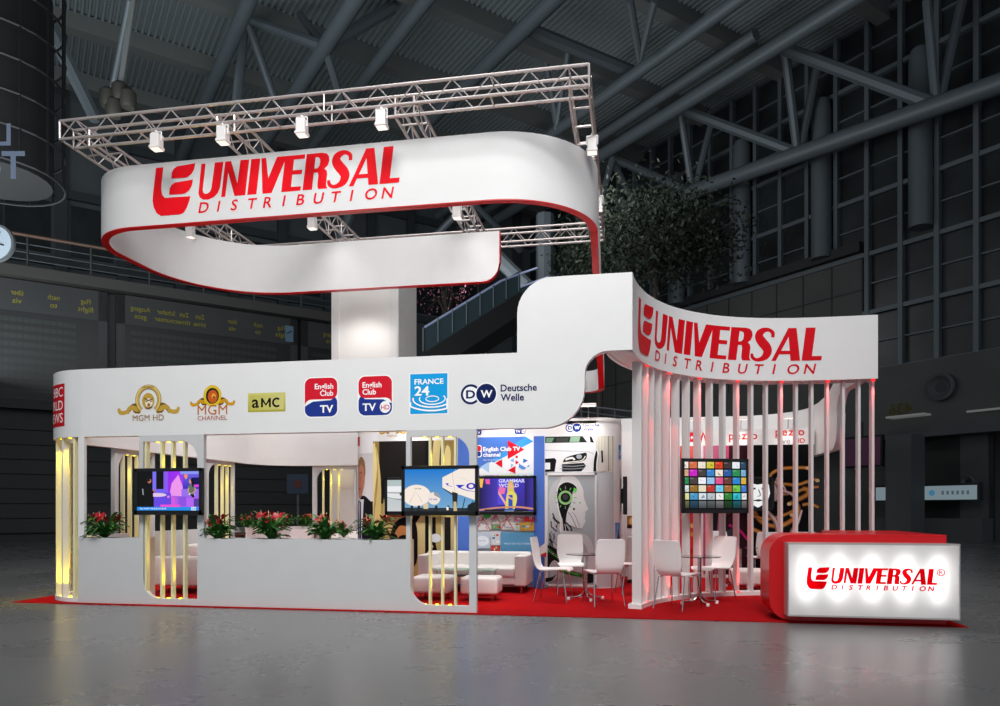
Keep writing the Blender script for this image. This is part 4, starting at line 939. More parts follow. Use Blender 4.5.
A = Art(); A.rect((14, 14, 14), 0, 0, 1, 1); A.poly((236, 236, 236), [(.3, .95), (.92, .95), (.96, .5), (.9, .2), (.72, .02), (.5, .05), (.36, .3)]); A.poly((14, 14, 14), [(.2, 1), (1, 1), (.98, .72), (.9, .86), (.7, .8), (.5, .88), (.36, .6), (.3, .2), (.2, .2)]); A.poly((20, 20, 20), [(.5, .68), (.66, .7), (.66, .64), (.52, .62)]); A.poly((20, 20, 20), [(.78, .7), (.92, .66), (.9, .6), (.79, .63)]); A.ell((236, 236, 236), .6, .665, .015, .015); A.stroke((30, 30, 30), [(.72, .64), (.76, .44), (.7, .4)], .02, 3); A.poly((30, 30, 30), [(.58, .26), (.72, .3), (.84, .27), (.72, .22)]); A.poly((60, 60, 60), [(.4, .3), (.5, .05), (.7, .02), (.56, .14)])
tv('television showing a black and white drawn face, on the rear wall behind the slats', (2.3, YP - .17, 1.36), 1.0, .68, A)
A = Art(); A.rect((170, 16, 20), 0, 0, 1, 1)
t = tv('thin dark television seen edge-on at the rounded end of the graphics wall', (-.065, 4.1, 1.3), 1.0, .68, A, rz=math.radians(90), pole=.09)
# ------------------------------------------------------------------ chairs
def sheet(prof, th=.014, nx=9):
    """bent shell: prof = (y, z, width) from front to back; across the width the shell dishes slightly"""
    m = MB(); n = len(prof)
    for side in (0, 1):
        for i, (y, z, w) in enumerate(prof):
            a, b = prof[max(i - 1, 0)], prof[min(i + 1, n - 1)]
            ty, tz = b[0] - a[0], b[1] - a[1]; d = math.hypot(ty, tz) or 1; ny, nz = -tz / d, ty / d
            for j in range(nx):
                q = -1 + 2 * j / (nx - 1)
                k = .012 * q * q - (th if side else 0)
                m.v.append((q * w / 2, y + ny * k, z + nz * k))
    for side in (0, 1):
        b = side * n * nx
        for i in range(n - 1):
            for j in range(nx - 1):
                m.f.append((b + i * nx + j, b + i * nx + j + 1, b + (i + 1) * nx + j + 1, b + (i + 1) * nx + j)); m.m.append(0)
    B = n * nx
    rim = [j for j in range(nx)] + [i * nx + nx - 1 for i in range(1, n)] + [(n - 1) * nx + j for j in reversed(range(nx - 1))] + [i * nx for i in reversed(range(1, n - 1))]
    for a, b in zip(rim, rim[1:] + rim[:1]): m.f.append((a, b, B + b, B + a)); m.m.append(0)
    return m


def chair_proto():
    r = root('cafe_chair', 'x', 'chair', (0, 0, 0), 'white cafe chairs')
    seat = catmull([(-.235, .425, .33), (-.23, .445, .38), (-.2, .458, .41), (-.1, .457, .42), (.05, .447, .42), (.15, .446, .39), (.195, .46, .3)], 2)
    back = catmull([(.195, .46, .33), (.225, .5, .345), (.237, .55, .375), (.247, .61, .40), (.262, .72, .40), (.282, .84, .385), (.29, .875, .37), (.294, .893, .31)], 2)
    sheet(seat).build('seat', PLASTIC, r, True, False); sheet(back).build('backrest', PLASTIC, r, True, False)
    for sx in (-1, 1):
        MB().tube([(sx * .15, -.12, .435), (sx * .19, -.17, .42), (sx * .215, -.225, .012)], .0085, 7).build('leg', CHROME, r, True, False)
        MB().tube([(sx * .15, .1, .43), (sx * .185, .15, .415), (sx * .21, .24, .012)], .0085, 7).build('leg', CHROME, r, True, False)
    m = MB()
    for y in (-.12, .1): m.tube([(-.15, y, .435), (.15, y, .435)], .0085, 7)
    m.build('seat_frame', CHROME, r, True, False)
    return r


cp0 = chair_proto(); first = True
for x, y, a, lb in ((-1.13, 1.4, 84, 'white cafe chair in side view beside the sofa, its seat towards the glass table'),
                    (-.95, 2.4, 8, 'white cafe chair facing out behind the inner glass table, before the robot print'),
                    (-.38, 1.08, 203, 'white cafe chair turned away in front of the robot print, nearest the first slat'),
                    (.05, 2.55, -75, 'white cafe chair mostly hidden behind the first white slat of the screen'),
                    (.65, .85, 146, 'white cafe chair in front of the slatted screen, nearest the viewer'),
                    (1.25, 2.05, -44, 'white cafe chair between the slatted screen and the outer glass table, facing it'),
                    (2.45, 4.78, 190, 'white cafe chair inside behind the slats next to the white pouf'),
                    (1.75, 4.75, 20, 'white cafe chair standing deepest behind the hanging tile-picture screen'),
                    (3.2, 4.95, 175, 'white cafe chair behind the red counter, only the top of its back showing'),
                    (-6.75, 4.7, 200, 'white cafe chair at the far side wall seen through the front slotted panel')):
    o = cp0 if first else copy_tree(cp0); first = False
    o.location = (x, y, .012); o.rotation_euler = (0, 0, math.radians(a)); o.scale = (1.08, 1.08, 1.08); o['label'] = lb


def cafe_table(lb, x, y, top=.70):
    r = root('cafe_table', lb, 'table', (x, y, .012), 'round glass cafe tables')
    MB().lathe([(.30, top - .012), (.305, top - .006), (.30, top)], (0, 0, 0), 32).build('table_top', GLASS, r, True, False)
    MB().lathe([(.028, .12), (.028, top - .03), (.09, top - .02), (.09, top - .0125)], (0, 0, 0), 14).build('column', CHROME, r, True, False)
    for k in range(4):
        a = math.radians(20 + 90 * k); c, s = math.cos(a), math.sin(a)
        l = MB().tube([(.02 * c, .02 * s, .16), (.05 * c, .05 * s, .09), (.12 * c, .12 * s, .045), (.27 * c, .27 * s, .035)], .014, 8).build('foot', CHROME, r, True, False)
        MB().lathe([(.02, 0), (.024, .01), (.024, .035), (.018, .045)], (.27 * c, .27 * s, 0), 10).build('foot_cap', PLASTIC, l, True, False)
    return r
cafe_table('round glass table inside the stand in front of the robot print', -.67, 1.7)
cafe_table('round glass table outside the slatted screen, between two white chairs', 1.0, 1.45)
cafe_table('round glass table inside the stand behind the slats, by the pink print', 1.95, 4.1)


# ------------------------------------------------------------------ lounge seating
def sofa(lb, x, y, w, d=.82, rz=0, h=.67):
    r = root('sofa', lb, 'sofa', (x, y, .012), None, None, rz)
    aw = .2
    MB().rbox(-w / 2 + aw, -d / 2 + .05, .13, w / 2 - aw, d / 2 - .05, .27, .02).build('base', LEATHER, r, True, False)
    n = 2
    cw = (w - 2 * aw) / n
    for i in range(n): MB().rbox(-w / 2 + aw + i * cw + .003, -d / 2, .26, -w / 2 + aw + (i + 1) * cw - .003, d / 2 - .18, .42, .045, 4).build('seat_cushion', LEATHER, r, True, False)
    MB().rbox(-w / 2 + .02, d / 2 - .22, .12, w / 2 - .02, d / 2, h, .035, 4).build('backrest', LEATHER, r, True, False)
    for s in (-1, 1): MB().rbox(s * w / 2 - (aw if s > 0 else 0), -d / 2, .12, s * w / 2 + (0 if s > 0 else aw), d / 2 - .02, h - .03, .02, 3).build('armrest', LEATHER, r, True, False)
    for sx in (-1, 1):
        for sy in (-1, 1): MB().lathe([(.02, 0), (.024, .12)], (sx * (w / 2 - .1), sy * (d / 2 - .1), 0), 10).build('leg', CHROME, r, True, False)
    return r
sofa('white leather two-seat sofa in front of the coloured tiles print', -2.6, 2.72, 1.85, h=.645)
sofa('white leather sofa at the far side wall, glimpsed through the slotted panel', -7.9, 3.9, 1.7, rz=math.radians(90), h=.72)
sofa('white leather armchair behind the slotted panel with the studio screen', -7.35, 1.75, .95, rz=math.radians(180), h=.6)
sofa('white leather sofa under the rear window, only its top visible over the plants', -5.7, 6.4, 1.9, h=.86)


def pouf(lb, x, y, w=.58, d=.48):
    r = root('pouf', lb, 'pouf', (x, y, .012), 'white leather poufs')
    MB().rbox(-w / 2, -d / 2, .1, w / 2, d / 2, .36, .05, 4).build('cushion', LEATHER, r, True, False)
    for sx in (-1, 1):
        for sy in (-1, 1): MB().lathe([(.018, 0), (.022, .105)], (sx * (w / 2 - .1), sy * (d / 2 - .1), 0), 10).build('leg', CHROME, r, True, False)
pouf('white leather pouf seen whole, right of the slotted panel', -2.24, 1.42)
pouf('white leather pouf seen through the yellow lit slats', -2.99, 1.42)
pouf('white leather pouf behind the slats beside the red counter', 2.02, 3.55, .62, .5)
r = root('coffee_table', 'low glass coffee table with dark shelf between the sofa and the poufs', 'table', (-2.62, 2.02, .012))
MB().box(-.5, -.16, .40, .5, .16, .412).build('glass_top', mat('green_glass', (150, 225, 190), .05, trans=.8), r, world=False)
MB().box(-.46, -.13, .3, .46, .13, .32).build('shelf', mat('dark_wood', (60, 30, 26), .4), r, world=False)
for sx in (-1, 1):
    for sy in (-1, 1): MB().tube([(sx * .46, sy * .13, 0), (sx * .46, sy * .13, .4)], .014, 8).build('leg', CHROME, r, True, False)
r = root('coffee_table', 'low glass coffee table glimpsed through the slotted panel with the studio screen', 'table', (-5.95, 2.3, .012))
MB().box(-.4, -.25, .42, .4, .25, .432).build('glass_top', bpy.data.materials['green_glass'], r, world=False)
for sx in (-1, 1):
    for sy in (-1, 1): MB().tube([(sx * .36, sy * .2, 0), (sx * .36, sy * .2, .42)], .014, 8).build('leg', CHROME, r, True, False)
r = root('cabinet', 'small white cabinet with a white bottle on it, beside the graphics wall end', 'cabinet', (.12, 4.6, .012))
r['label'] = 'small white cabinet standing beside the rounded end of the graphics wall'
MB().rbox(-.17, -.25, .06, .3, .25, .86, .01, 2).build('body', WHITE, r, world=False)
MB().box(-.16, -.262, .08, .06, -.25, .84).build('door', WHITE2, r, world=False); MB().box(.07, -.262, .08, .29, -.25, .84).build('door', WHITE2, r, world=False)
MB().box(-.15, -.23, 0, .28, .23, .06).build('plinth', BLACK, r, world=False)
r = root('bottle', 'small white pump bottle standing on the white cabinet', 'bottle', (.1, 4.5, .873))
MB().lathe([(.035, 0), (.037, .02), (.036, .12), (.015, .15), (.013, .17)], (0, 0, 0), 14).build('body', PLASTIC, r, True, False); MB().tube([(0, 0, .17), (0, 0, .2), (.04, 0, .2)], .007, 6).build('pump', PLASTIC, r, True, False)
r = root('leaflet_stand', 'small upright white and red leaflet holder standing behind the sofa arm', 'stand', (-1.53, 3.08, .012))
MB().tube([(0, 0, 0), (0, 0, .75)], .012, 8).build('pole', CHROME, r, True, False); MB().lathe([(.12, 0), (.12, .015), (.02, .02)], (0, 0, 0), 16).build('base', CHROME, r, True, False)
MB().add([(-.13, -.03, .62), (.1, -.03, .55), (.1, -.03, .82), (-.13, .0, .62), (.1, .0, .55), (.1, .0, .82)], [(0, 1, 2), (3, 5, 4), (0, 3, 4, 1), (1, 4, 5, 2), (2, 5, 3, 0)]).build('holder', WHITE2, r, world=False)
MB().add([(-.02, -.036, .585), (.1, -.036, .55), (.1, -.036, .64), (-.02, -.032, .585), (.1, -.032, .55), (.1, -.032, .64)], [(0, 1, 2), (3, 5, 4), (0, 3, 4, 1), (1, 4, 5, 2), (2, 5, 3, 0)]).build('red_card', RED, r, world=False)


# ------------------------------------------------------------------ anthuriums
def plant_proto(seed, nf, dens=64):
    rd = random.Random(seed)
    r = root('anthurium', 'x', 'plant', (0, 0, 0), 'red flowered planter plants')
    m = MB()
    def blade(a, L, w, lift, z0):
        c, s = math.cos(a), math.sin(a); N = 7; b = len(m.v)
        for i in range(N):
            t = i / (N - 1); rr = .02 + L * (t * .9); z = z0 + lift * math.sin(min(t * 2.0, 2.8)) * L - .12 * L * t * t
            ww = w * math.sin(PI * min(1, t * .93 + .05)) ** .8
            m.v += [(rr * c - ww * s, rr * s + ww * c, z + .012), (rr * c, rr * s, z), (rr * c + ww * s, rr * s - ww * c, z + .012)]
        for i in range(N - 1):
            for k in (0, 1): m.f.append((b + i * 3 + k, b + i * 3 + k + 1, b + (i + 1) * 3 + k + 1, b + (i + 1) * 3 + k)); m.m.append(0)
    for i in range(dens):
        blade(rd.uniform(0, 2 * PI), rd.uniform(.17, .33), rd.uniform(.026, .042), rd.choice([rd.uniform(.2, .55), rd.uniform(.45, .95)]), rd.uniform(.01, .1))
    for i in range(10): m.tube([(0, 0, 0), (rd.uniform(-.05, .05), rd.uniform(-.05, .05), .12)], .004, 5)
    m.build('foliage', LEAF, r, True, False)
    for i in range(nf):
        a = rd.uniform(0, 2 * PI); q = rd.uniform(.02, .17); x, y, z = q * math.cos(a), q * math.sin(a), rd.uniform(.25, .34)
        f = MB(); b = []
        ha = rd.uniform(0, 2 * PI); tilt = rd.uniform(.3, .9); c, s = math.cos(ha), math.sin(ha); k = rd.uniform(.05, .068)
        out = [(0, -.3), (.5, -.75), (1, -.35), (.95, .3), (.5, 1.0), (0, 1.7), (-.5, 1.0), (-.95, .3), (-1, -.35), (-.5, -.75)]
        P = [(x, y, z)]
        for u, v in out:
            lx, ly, lz = u * k, v * k * math.cos(tilt), -v * k * math.sin(tilt) + .25 * k * (u * u)
            P.append((x + lx * c - ly * s, y + lx * s + ly * c, z + lz))
        f.add(P, [(0, i + 1, (i + 1) % 10 + 1) for i in range(10)])
        fo = f.build('flower', PETAL, r, True, False)
        MB().tube([(x, y, z), (x - s * .02, y + c * .02, z + .05)], [.007, .004], 6).build('spadix', SPIKE, fo, True, False)
        MB().tube([(0, 0, .02), (x * .6, y * .6, z * .6), (x, y, z - .005)], .004, 5).build('stalk', LEAF, fo, True, False)
    return r


pA, pB = plant_proto(3, 9), plant_proto(11, 8)
u = [True, True]
for x, y, z, k, sc, lb in ((-7.74, .17, .93, 1, 1.08, 'red anthurium in the short planter beside the corner slats'),
                        (-5.9, .17, .93, 0, 1.0, 'red anthurium in the long front planter, next to the studio screen'),
                        (-5.07, .17, .93, 1, 1.12, 'red anthurium in the long front planter under the rear window, second from the studio screen'),
                        (-4.24, .17, .93, 0, 1.0, 'red anthurium in the long front planter, third from the studio screen'),
                        (-3.5, .17, .93, 1, 1.0, 'red anthurium in the long front planter, in front of the portrait print'),
                        (-8.78, 6.15, .93, 0, .9, 'red anthurium in the curved rear planter, nearest the slotted side panel'),
                        (-8.6, 6.72, .93, 1, .9, 'red anthurium in the curved rear planter, second from the slotted side panel'),
                        (-8.32, 7.08, .93, 0, .95, 'red anthurium in the curved rear planter, in the middle of the three close ones'),
                        (-7.9, 7.28, .93, 1, .9, 'red anthurium at the end of the curved rear planter beside the rear slotted panel'),
                        (-5.25, 3.3, .86, 0, .8, 'small anthurium seen behind the edge of the portrait print')):
    if k == 0: o = pA if u[0] else copy_tree(pA); u[0] = False
    else: o = pB if u[1] else copy_tree(pB); u[1] = False
    o.location = (x, y, z); o.scale = (sc, sc, sc * 1.08); o.rotation_euler = (0, 0, random.uniform(0, 6)); o['label'] = lb
# the pedestal that carries the small plant
r = root('plant_stand', 'white square pedestal carrying the small anthurium by the portrait print', 'stand', (-5.25, 3.3, .012))
MB().rbox(-.14, -.14, 0, .14, .14, .84, .01, 2).build('pedestal', WHITE, r, world=False); MB().rbox(-.16, -.16, .82, .16, .16, .85, .005, 1).build('top', WHITE2, r, world=False)

# ------------------------------------------------------------------ arm spotlights on the graphics walls
def arm_proto():
    r = root('arm_spotlight', 'x', 'lamp', (0, 0, 0), 'arm spotlights on the graphics walls')
    MB().tube([(0, .05, -.1), (0, .05, .15), (0, .02, .2), (0, -.16, .21)], .008, 6).build('arm', CHROME, r, True, False)
    MB().rbox(-.15, -.32, .195, .15, -.14, .23, .008, 2).build('lamp_head', PLASTIC, r, world=False)
    MB().box(-.13, -.31, .191, .13, -.15, .196).build('lens', LAMPW, r, world=False)
    return r
ap = arm_proto(); first = True
for x, y, z, lb in ((-.72, YI, 2.98, 'small arm spotlight above the twin-circle logo on the middle graphics wall'), (-2.2, YI, 2.98, 'small arm spotlight above the blue print on the middle graphics wall'), (-3.9, YI, 2.98, 'small arm spotlight above the gold print on the middle graphics wall'),
                    (1.3, YP, 2.98, 'small arm spotlight on the rear graphics wall above the orange print'), (2.2, YP, 2.98, 'small arm spotlight on the rear graphics wall above the pink print'), (3.1, YP, 2.98, 'small arm spotlight on the rear graphics wall above the dancer print')):
    o = ap if first else copy_tree(ap); first = False
    o.location = (x, y, z); o['label'] = lb
    light('SPOT', 'arm_beam', (x, y - .3, z + .16), (x, y, z - 1.3), 22 if y < 4 else 11, (1, .97, .94), spot_size=1.9, spot_blend=.8, shadow_soft_size=.05)

# white clad tower behind the stand
tw = root('clad_tower', 'tall square white clad tower standing behind the stand under the ribbon sign', 'tower', (-6.4, 9, 0))
MB().box(-7.63, 8.3, 0, -5.86, 10.0, 8.2).build('cladding', mat('pale_cladding', (240, 236, 233), .55), tw)
m = MB()
for x0, x1 in ((-7.63, -7.43), (-6.05, -5.86)): m.box(x0, 8.27, 0, x1, 8.3, 8.2)
m.build('corner_strip', WHITE, tw); MB().box(-5.86, 8.3, 0, -5.83, 9.1, 8.2).build('side_strip', WHITE2, tw)
# ------------------------------------------------------------------ the hall: its own axes run 43 degrees off the stand
AX = (-math.sin(math.radians(43.1)), math.cos(math.radians(43.1))); BX = (AX[1], -AX[0])
def hp(a, b, z=0): return (AX[0] * a + BX[0] * b, CY + AX[1] * a + BX[1] * b, z)
def at(px, py, T):          # a far point of the hall seen at a pixel, T metres ahead
    uu = (px - 500) / 725.0; F = (-math.sin(YAW), math.cos(YAW)); R = (F[1], -F[0])
    return (T * (F[0] + uu * R[0]), CY + T * (F[1] + uu * R[1]), 1.4 - (py - 509) * T / 725.0)
def hbox(m, a0, a1, b0, b1, z0, z1, mi=0):
    P = [hp(a, b, z) for z in (z0, z1) for a, b in ((a0, b0), (a0, b1), (a1, b1), (a1, b0))]
    return m.add(P, [(0, 3, 2, 1), (4, 5, 6, 7), (0, 1, 5, 4), (1, 2, 6, 5), (2, 3, 7, 6), (3, 0, 4, 7)], mi)
def st(o): return tag(o, kind='structure')
HS = mat('gallery_steel', (72, 77, 80), .5, .2); H1 = mat('hall_panel', (84, 87, 88), .7, noise=.08, nscale=.4); H2 = mat('hall_steel', (104, 112, 117), .5, .2); H3 = mat('hall_dark_panel', (46, 46, 46), .6, noise=.1, nscale=.5)
H4 = mat('hall_roof_sheet', (140, 148, 150), .6, .1); HG = mat('dark_window_glass', (40, 44, 46), .35, noise=.75, nscale=.45); HR = mat('side_wall_panel', (84, 84, 82), .6, noise=.12, nscale=.5); H5 = mat('hall_beam_paint', (116, 118, 116), .6); HB = mat('board_black', (20, 20, 20), .45)
YT = mat('board_yellow', (150, 140, 40), .5, emit=(150, 140, 40), es=.12); FLAP = mat('flap_grey', (38, 44, 38), .5)

m = MB(); V = []; pitch = .3; b0 = -48; na = 1
k = int(84 / pitch)
for i in range(k):
    for q, z in ((0, 26), (.1, 26), (.14, 26.18), (.26, 26.18)): V.append((b0 + i * pitch + q, z))
n = len(V)
m.v = [hp(a, b, z) for a in (-14, 80) for b, z in V]
m.f = [(i, i + 1, n + i + 1, n + i) for i in range(n - 1)]; m.m = [0] * len(m.f)
st(m.build('ceiling', H4))
for i in range(13): st(hbox(MB(), 8 + i * 5.6, 8.7 + i * 5.6, -48, 35, 25.2, 26.05).build('ceiling_beam', H5))
# roof tubes running with the hall, and the braces up to the sheets
def roof_tube(px, py, z, r, da0, da1, mt=H2):
    uu = (px - 500) / 725.0; T = (z - 1.4) * 725 / (509 - py); p = at(px, py, T)
    return [(p[0] + AX[0] * d, p[1] + AX[1] * d, z) for d in (da0, da1)]
for px, py, z, r, d0, d1 in ((228, 50, 23.4, .34, -12, 22), (325, 47, 22.5, .36, -14, 20), (500, 52, 22.5, .36, -16, 25), (690, 100, 22.5, .36, -18, 30), (770, 50, 23.5, .3, -16, 30), (610, 130, 23.2, .28, -10, 24), (420, 8, 23, .3, -12, 16), (557, 130, 22.5, .3, -14, 14)):
    p, q = roof_tube(px, py, z, r, d0, d1); st(MB().tube([p, q], r, 10).build('roof_tube', H2, None, True))
p = at(640, 210, 45); q = at(1010, 80, 29); st(MB().tube([p, q], .42, 10).build('roof_tube', H2, None, True))
for pts, r in (([(785, 48, 36), (797, 150, 37.6)], .22), ([(817, 68, 37), (800, 150, 37.6)], .22), ([(782, 48, 36), (935, 105, 31.5)], .3), ([(680, 108, 41), (692, 190, 42.5)], .2), ([(711, 125, 42), (694, 190, 42.5)], .2), ([(678, 108, 41), (795, 152, 37.6)], .28),
                  ([(927, 0, 31), (936, 100, 31.6)], .2), ([(962, 0, 31.5), (940, 100, 31.6)], .2), ([(600, 152, 46), (690, 192, 42.5)], .26), ([(740, 40, 38), (640, 0, 40)], .2), ([(545, 60, 38.8), (558, 130, 40.2)], .2), ([(568, 52, 38.2), (556, 130, 40.2)], .18), ([(530, 30, 33), (640, 75, 37)], .3),
                  ([(325, 47, 33.1), (245, 18, 35.4), (236, 110, 37)], .26), ([(325, 47, 33.1), (345, 112, 36)], .2), ([(325, 47, 33.1), (300, 15, 35.3)], .2), ([(325, 47, 33.1), (392, 8, 34.8)], .3), ([(247, 20, 35.4), (275, 100, 37)], .2), ([(35, -4, 24), (95, 118, 30)], .26), ([(130, 0, 24), (112, 90, 26)], .1),
                  ([(655, 0, 30), (640, 60, 33)], .16), ([(630, 0, 30), (640, 60, 33)], .16), ([(600, 205, 40), (612, 160, 41), (640, 215, 44)], .2), ([(430, 120, 36), (420, 190, 40)], .2), ([(412, 260, 44), (470, 200, 42), (520, 250, 46)], .24), ([(545, 290, 40), (545, 215, 40)], .5), ([(350, 215, 42), (338, 245, 42)], .3), ([(470, 230, 40), (530, 290, 38)], .4)):
    pp = [at(*w) for w in pts]
    st(MB().tube(pp, r, 8).build('roof_brace', H2, None, True))
# glass side wall with columns
m = MB(); hbox(m, -20, 80, 35.2, 35.5, 0, 27); st(m.build('wall_right', HR))
m = MB(); hbox(m, -20, 20.5, 35.0, 35.25, 8.2, 25.6); hbox(m, 20.5, 60, 35.0, 35.25, 14.4, 25.6); st(m.build('window_1', HG))
m = MB()
for i in range(24):
    a = 3.75 + 1.65 * i; hbox(m, a - .11, a + .11, 34.7, 35.0, 8.2 if a < 20.5 else 14.4, 25.6)
for i in range(13):
    z = 8.2 + 1.45 * i
    hbox(m, -20 if z < 14 else -20, 20.5 if z < 14 else 60, 34.75 if i % 2 == 0 else 34.88, 35.0, z - (.09 if i % 2 == 0 else .03), z + (.12 if i % 2 == 0 else .04))
st(m.build('window_frame', H2))
m = MB(); hbox(m, 20.5, 60, 34.85, 35.2, 8.2, 14.4)
for i in range(24): hbox(m, 20.5 + 1.65 * i, 20.56 + 1.65 * i, 34.82, 34.86, 8.2, 14.4, 1)
for z in (10.2, 12.3): hbox(m, 20.5, 60, 34.82, 34.86, z, z + .06, 1)
hbox(m, 20.5, 60, 34.5, 34.9, 14.2, 14.7, 1); st(m.build('wall_panelling', [HR, H3]))
for i in range(7):
    c = hp((7.65 + 5.08 * i) * .985, 34.5, 14.4); st(MB().lathe([(.5, 0), (.5, 7.6), (.4, 8.2), (.15, 8.4)], c, 18).build('hall_column', H2, None, True))
m = MB(); hbox(m, -20, 60, 34.3, 35.2, 5.2, 8.2); st(m.build('trim_1', HR))
m = MB(); hbox(m, -20, 60, 33.2, 35.2, 4.6, 5.2); st(m.build('trim_2', H1))
def vent(px, py, T, r, lb):
    c = Vector(at(px, py, T)); nrm = Vector((-BX[0], -BX[1], 0)); t = Vector((AX[0], AX[1], 0)); z = Vector((0, 0, 1))
    g = root('air_nozzle', lb, 'vent', c, 'round air nozzles on the hall wall')
    R = MB(); n = 24; prof = [(1.0, 0), (1.0, .12), (.8, .16), (.62, .05), (.42, .0)]
    for rr, dd in prof:
        for j in range(n): R.v.append(tuple(c + t * (r * rr * math.cos(2 * PI * j / n)) + z * (r * rr * math.sin(2 * PI * j / n)) + nrm * dd * r * 2))
    for i in range(4):
        for j in range(n): R.f.append((i * n + j, i * n + (j + 1) % n, (i + 1) * n + (j + 1) % n, (i + 1) * n + j)); R.m.append(0)
    R.build('ring', H1, g, True)
    D = MB(); D.v = R.v[4 * n:]; D.f = [tuple(range(n))]; D.m = [0]; D.build('opening', BLACK, g)
vent(941, 387, 32.4, .62, 'round air nozzle with dark mouth on the dark hall fascia, the bigger one')
vent(968, 482, 30.6, .28, 'small round air nozzle on the hall wall above the lit kiosk sign')
A = Art(); A.text((96, 84, 36), '436', 0, 0, .5, .02, flip=True)
o = A.place('hall_number', lambda u_, v_, d: hp(18.9 - u_ * 1.0, 34.28 - d, 5.85 + v_)); tag(o, 'faint mirrored yellow number on the dark hall fascia beyond the counter', 'sign')
o = root('kiosk', 'far kiosk with a pale lit sign strip beyond the red counter', 'kiosk', at(935, 530, 33))
c = at(935, 492, 33.5)
m = MB(); hbox(m, 14.4, 18.9, 33.0, 33.3, 1.75, 2.5); m.build('sign_box', H3, o)
A = Art(); A.rect((112, 128, 134), 0, 0, 4.3, .6)
for i, q in enumerate(((120, 60, 60), (60, 110, 70), (60, 80, 140), (140, 130, 60), (60, 110, 140))): A.ell(q, .7 + i * .45, .3, .13, .13)
for i in range(6): A.rect((70, 80, 90), 2.9 + i * .2, .22, 3.0 + i * .2, .38)
A.place('sign_face', lambda u_, v_, d: hp(18.8 - u_, 33.0 - d, 1.8 + v_), o, SCREEN)
m = MB(); hbox(m, 14.4, 18.9, 33.2, 34.2, 0, 1.0); m.build('desk', H1, o)
m = MB(); hbox(m, 14.4, 18.9, 34.2, 34.4, 0, 4.6); hbox(m, 14.6, 16.4, 34.1, 34.2, .9, 1.6, 1); m.build('backboard', [H3, HG], o)
for i, (px, py) in enumerate(((908, 417), (990, 411), (800, 420))):
    c = at(px, py, 31); o = MB().obox((c[0], c[1]), AX, .8, .3, c[2], c[2] + .08).build('ceiling_lamp', mat('dim_lamp', (120, 124, 122), .5, emit=(150, 156, 152), es=.25), None)
    tag(o, ['long flat lamp under the hall gallery just beyond the counter', 'long flat lamp under the hall gallery at the picture edge', 'long flat lamp under the hall gallery behind the slats'][i], 'lamp', 'flat lamps under the gallery')
for px, lb in ((905, 'square pillar under the hall gallery beyond the counter end'), (980, 'square pillar under the hall gallery by the picture edge')):
    c = at(px, 530, 31.5); st(MB().obox((c[0], c[1]), AX, .55, .55, 0, 4.6).build('hall_column', H1))
o = root('display_monitor', 'dim purple hall monitor seen past the last slats', 'television', at(862, 452, 30))
c = Vector(at(862, 452, 30)); MB().obox((c.x, c.y), AX, .9, .08, c.z - .65, c.z + .65).build('case', BLACK, o)
m = MB(); m.obox((c.x - BX[0] * .085, c.y - BX[1] * .085), AX, .82, .01, c.z - .57, c.z + .57); m.build('screen', mat('dim_purple', (46, 26, 40), .3, emit=(70, 38, 60), es=.35), o)
m = MB().tube([(c.x, c.y, c.z + .6), (c.x, c.y, 5)], .05, 6).build('hanger', BLACK, o)

# left hand end: departure boards, gallery and railing
AW = 36.4
m = MB(); hbox(m, AW + .3, AW + .8, -32, 13.4, 0, 11.0); st(m.build('wall_left', H3))
m = MB(); hbox(m, AW - .6, AW + 14, -32, 13.6, 11.0, 11.45); st(m.build('gallery_floor', mat('gallery_edge', (58, 55, 52), .6)))
m = MB(); hbox(m, AW + 13, AW + 13.5, -40, 36, 0, 27)
st(m.build('wall_back', mat('far_wall_panel', (92, 97, 100), .6, noise=.15, nscale=.4)))
m = MB()
for i in range(22): hbox(m, AW + 12.6, AW + 13.0, -34 + i * 3.2, -33.4 + i * 3.2, 0, 26)
for z in (5.2, 11.5, 15.5, 19.5, 23): hbox(m, AW + 12.7, AW + 13, -40, 35, z, z + .5)
st(m.build('wall_frame', HS))
m = MB()
for i in range(22): hbox(m, AW + 12.95, AW + 13.01, -33.2 + i * 3.2, -31 + i * 3.2, 16.2, 19.2)
st(m.build('window_2', HG))
for i in range(8): st(hbox(MB(), AW + .1, AW + .32, -32, 13.4, .4 + i * .62, .985 + i * .62).build('wall_louvre', H3))
WORDS = [('Flug', 'flight'), ('nach', 'to'), ('über', 'via'), ('Ausgang', 'gate'), ('Schalter', 'counter'), ('Zeit', 'time')]
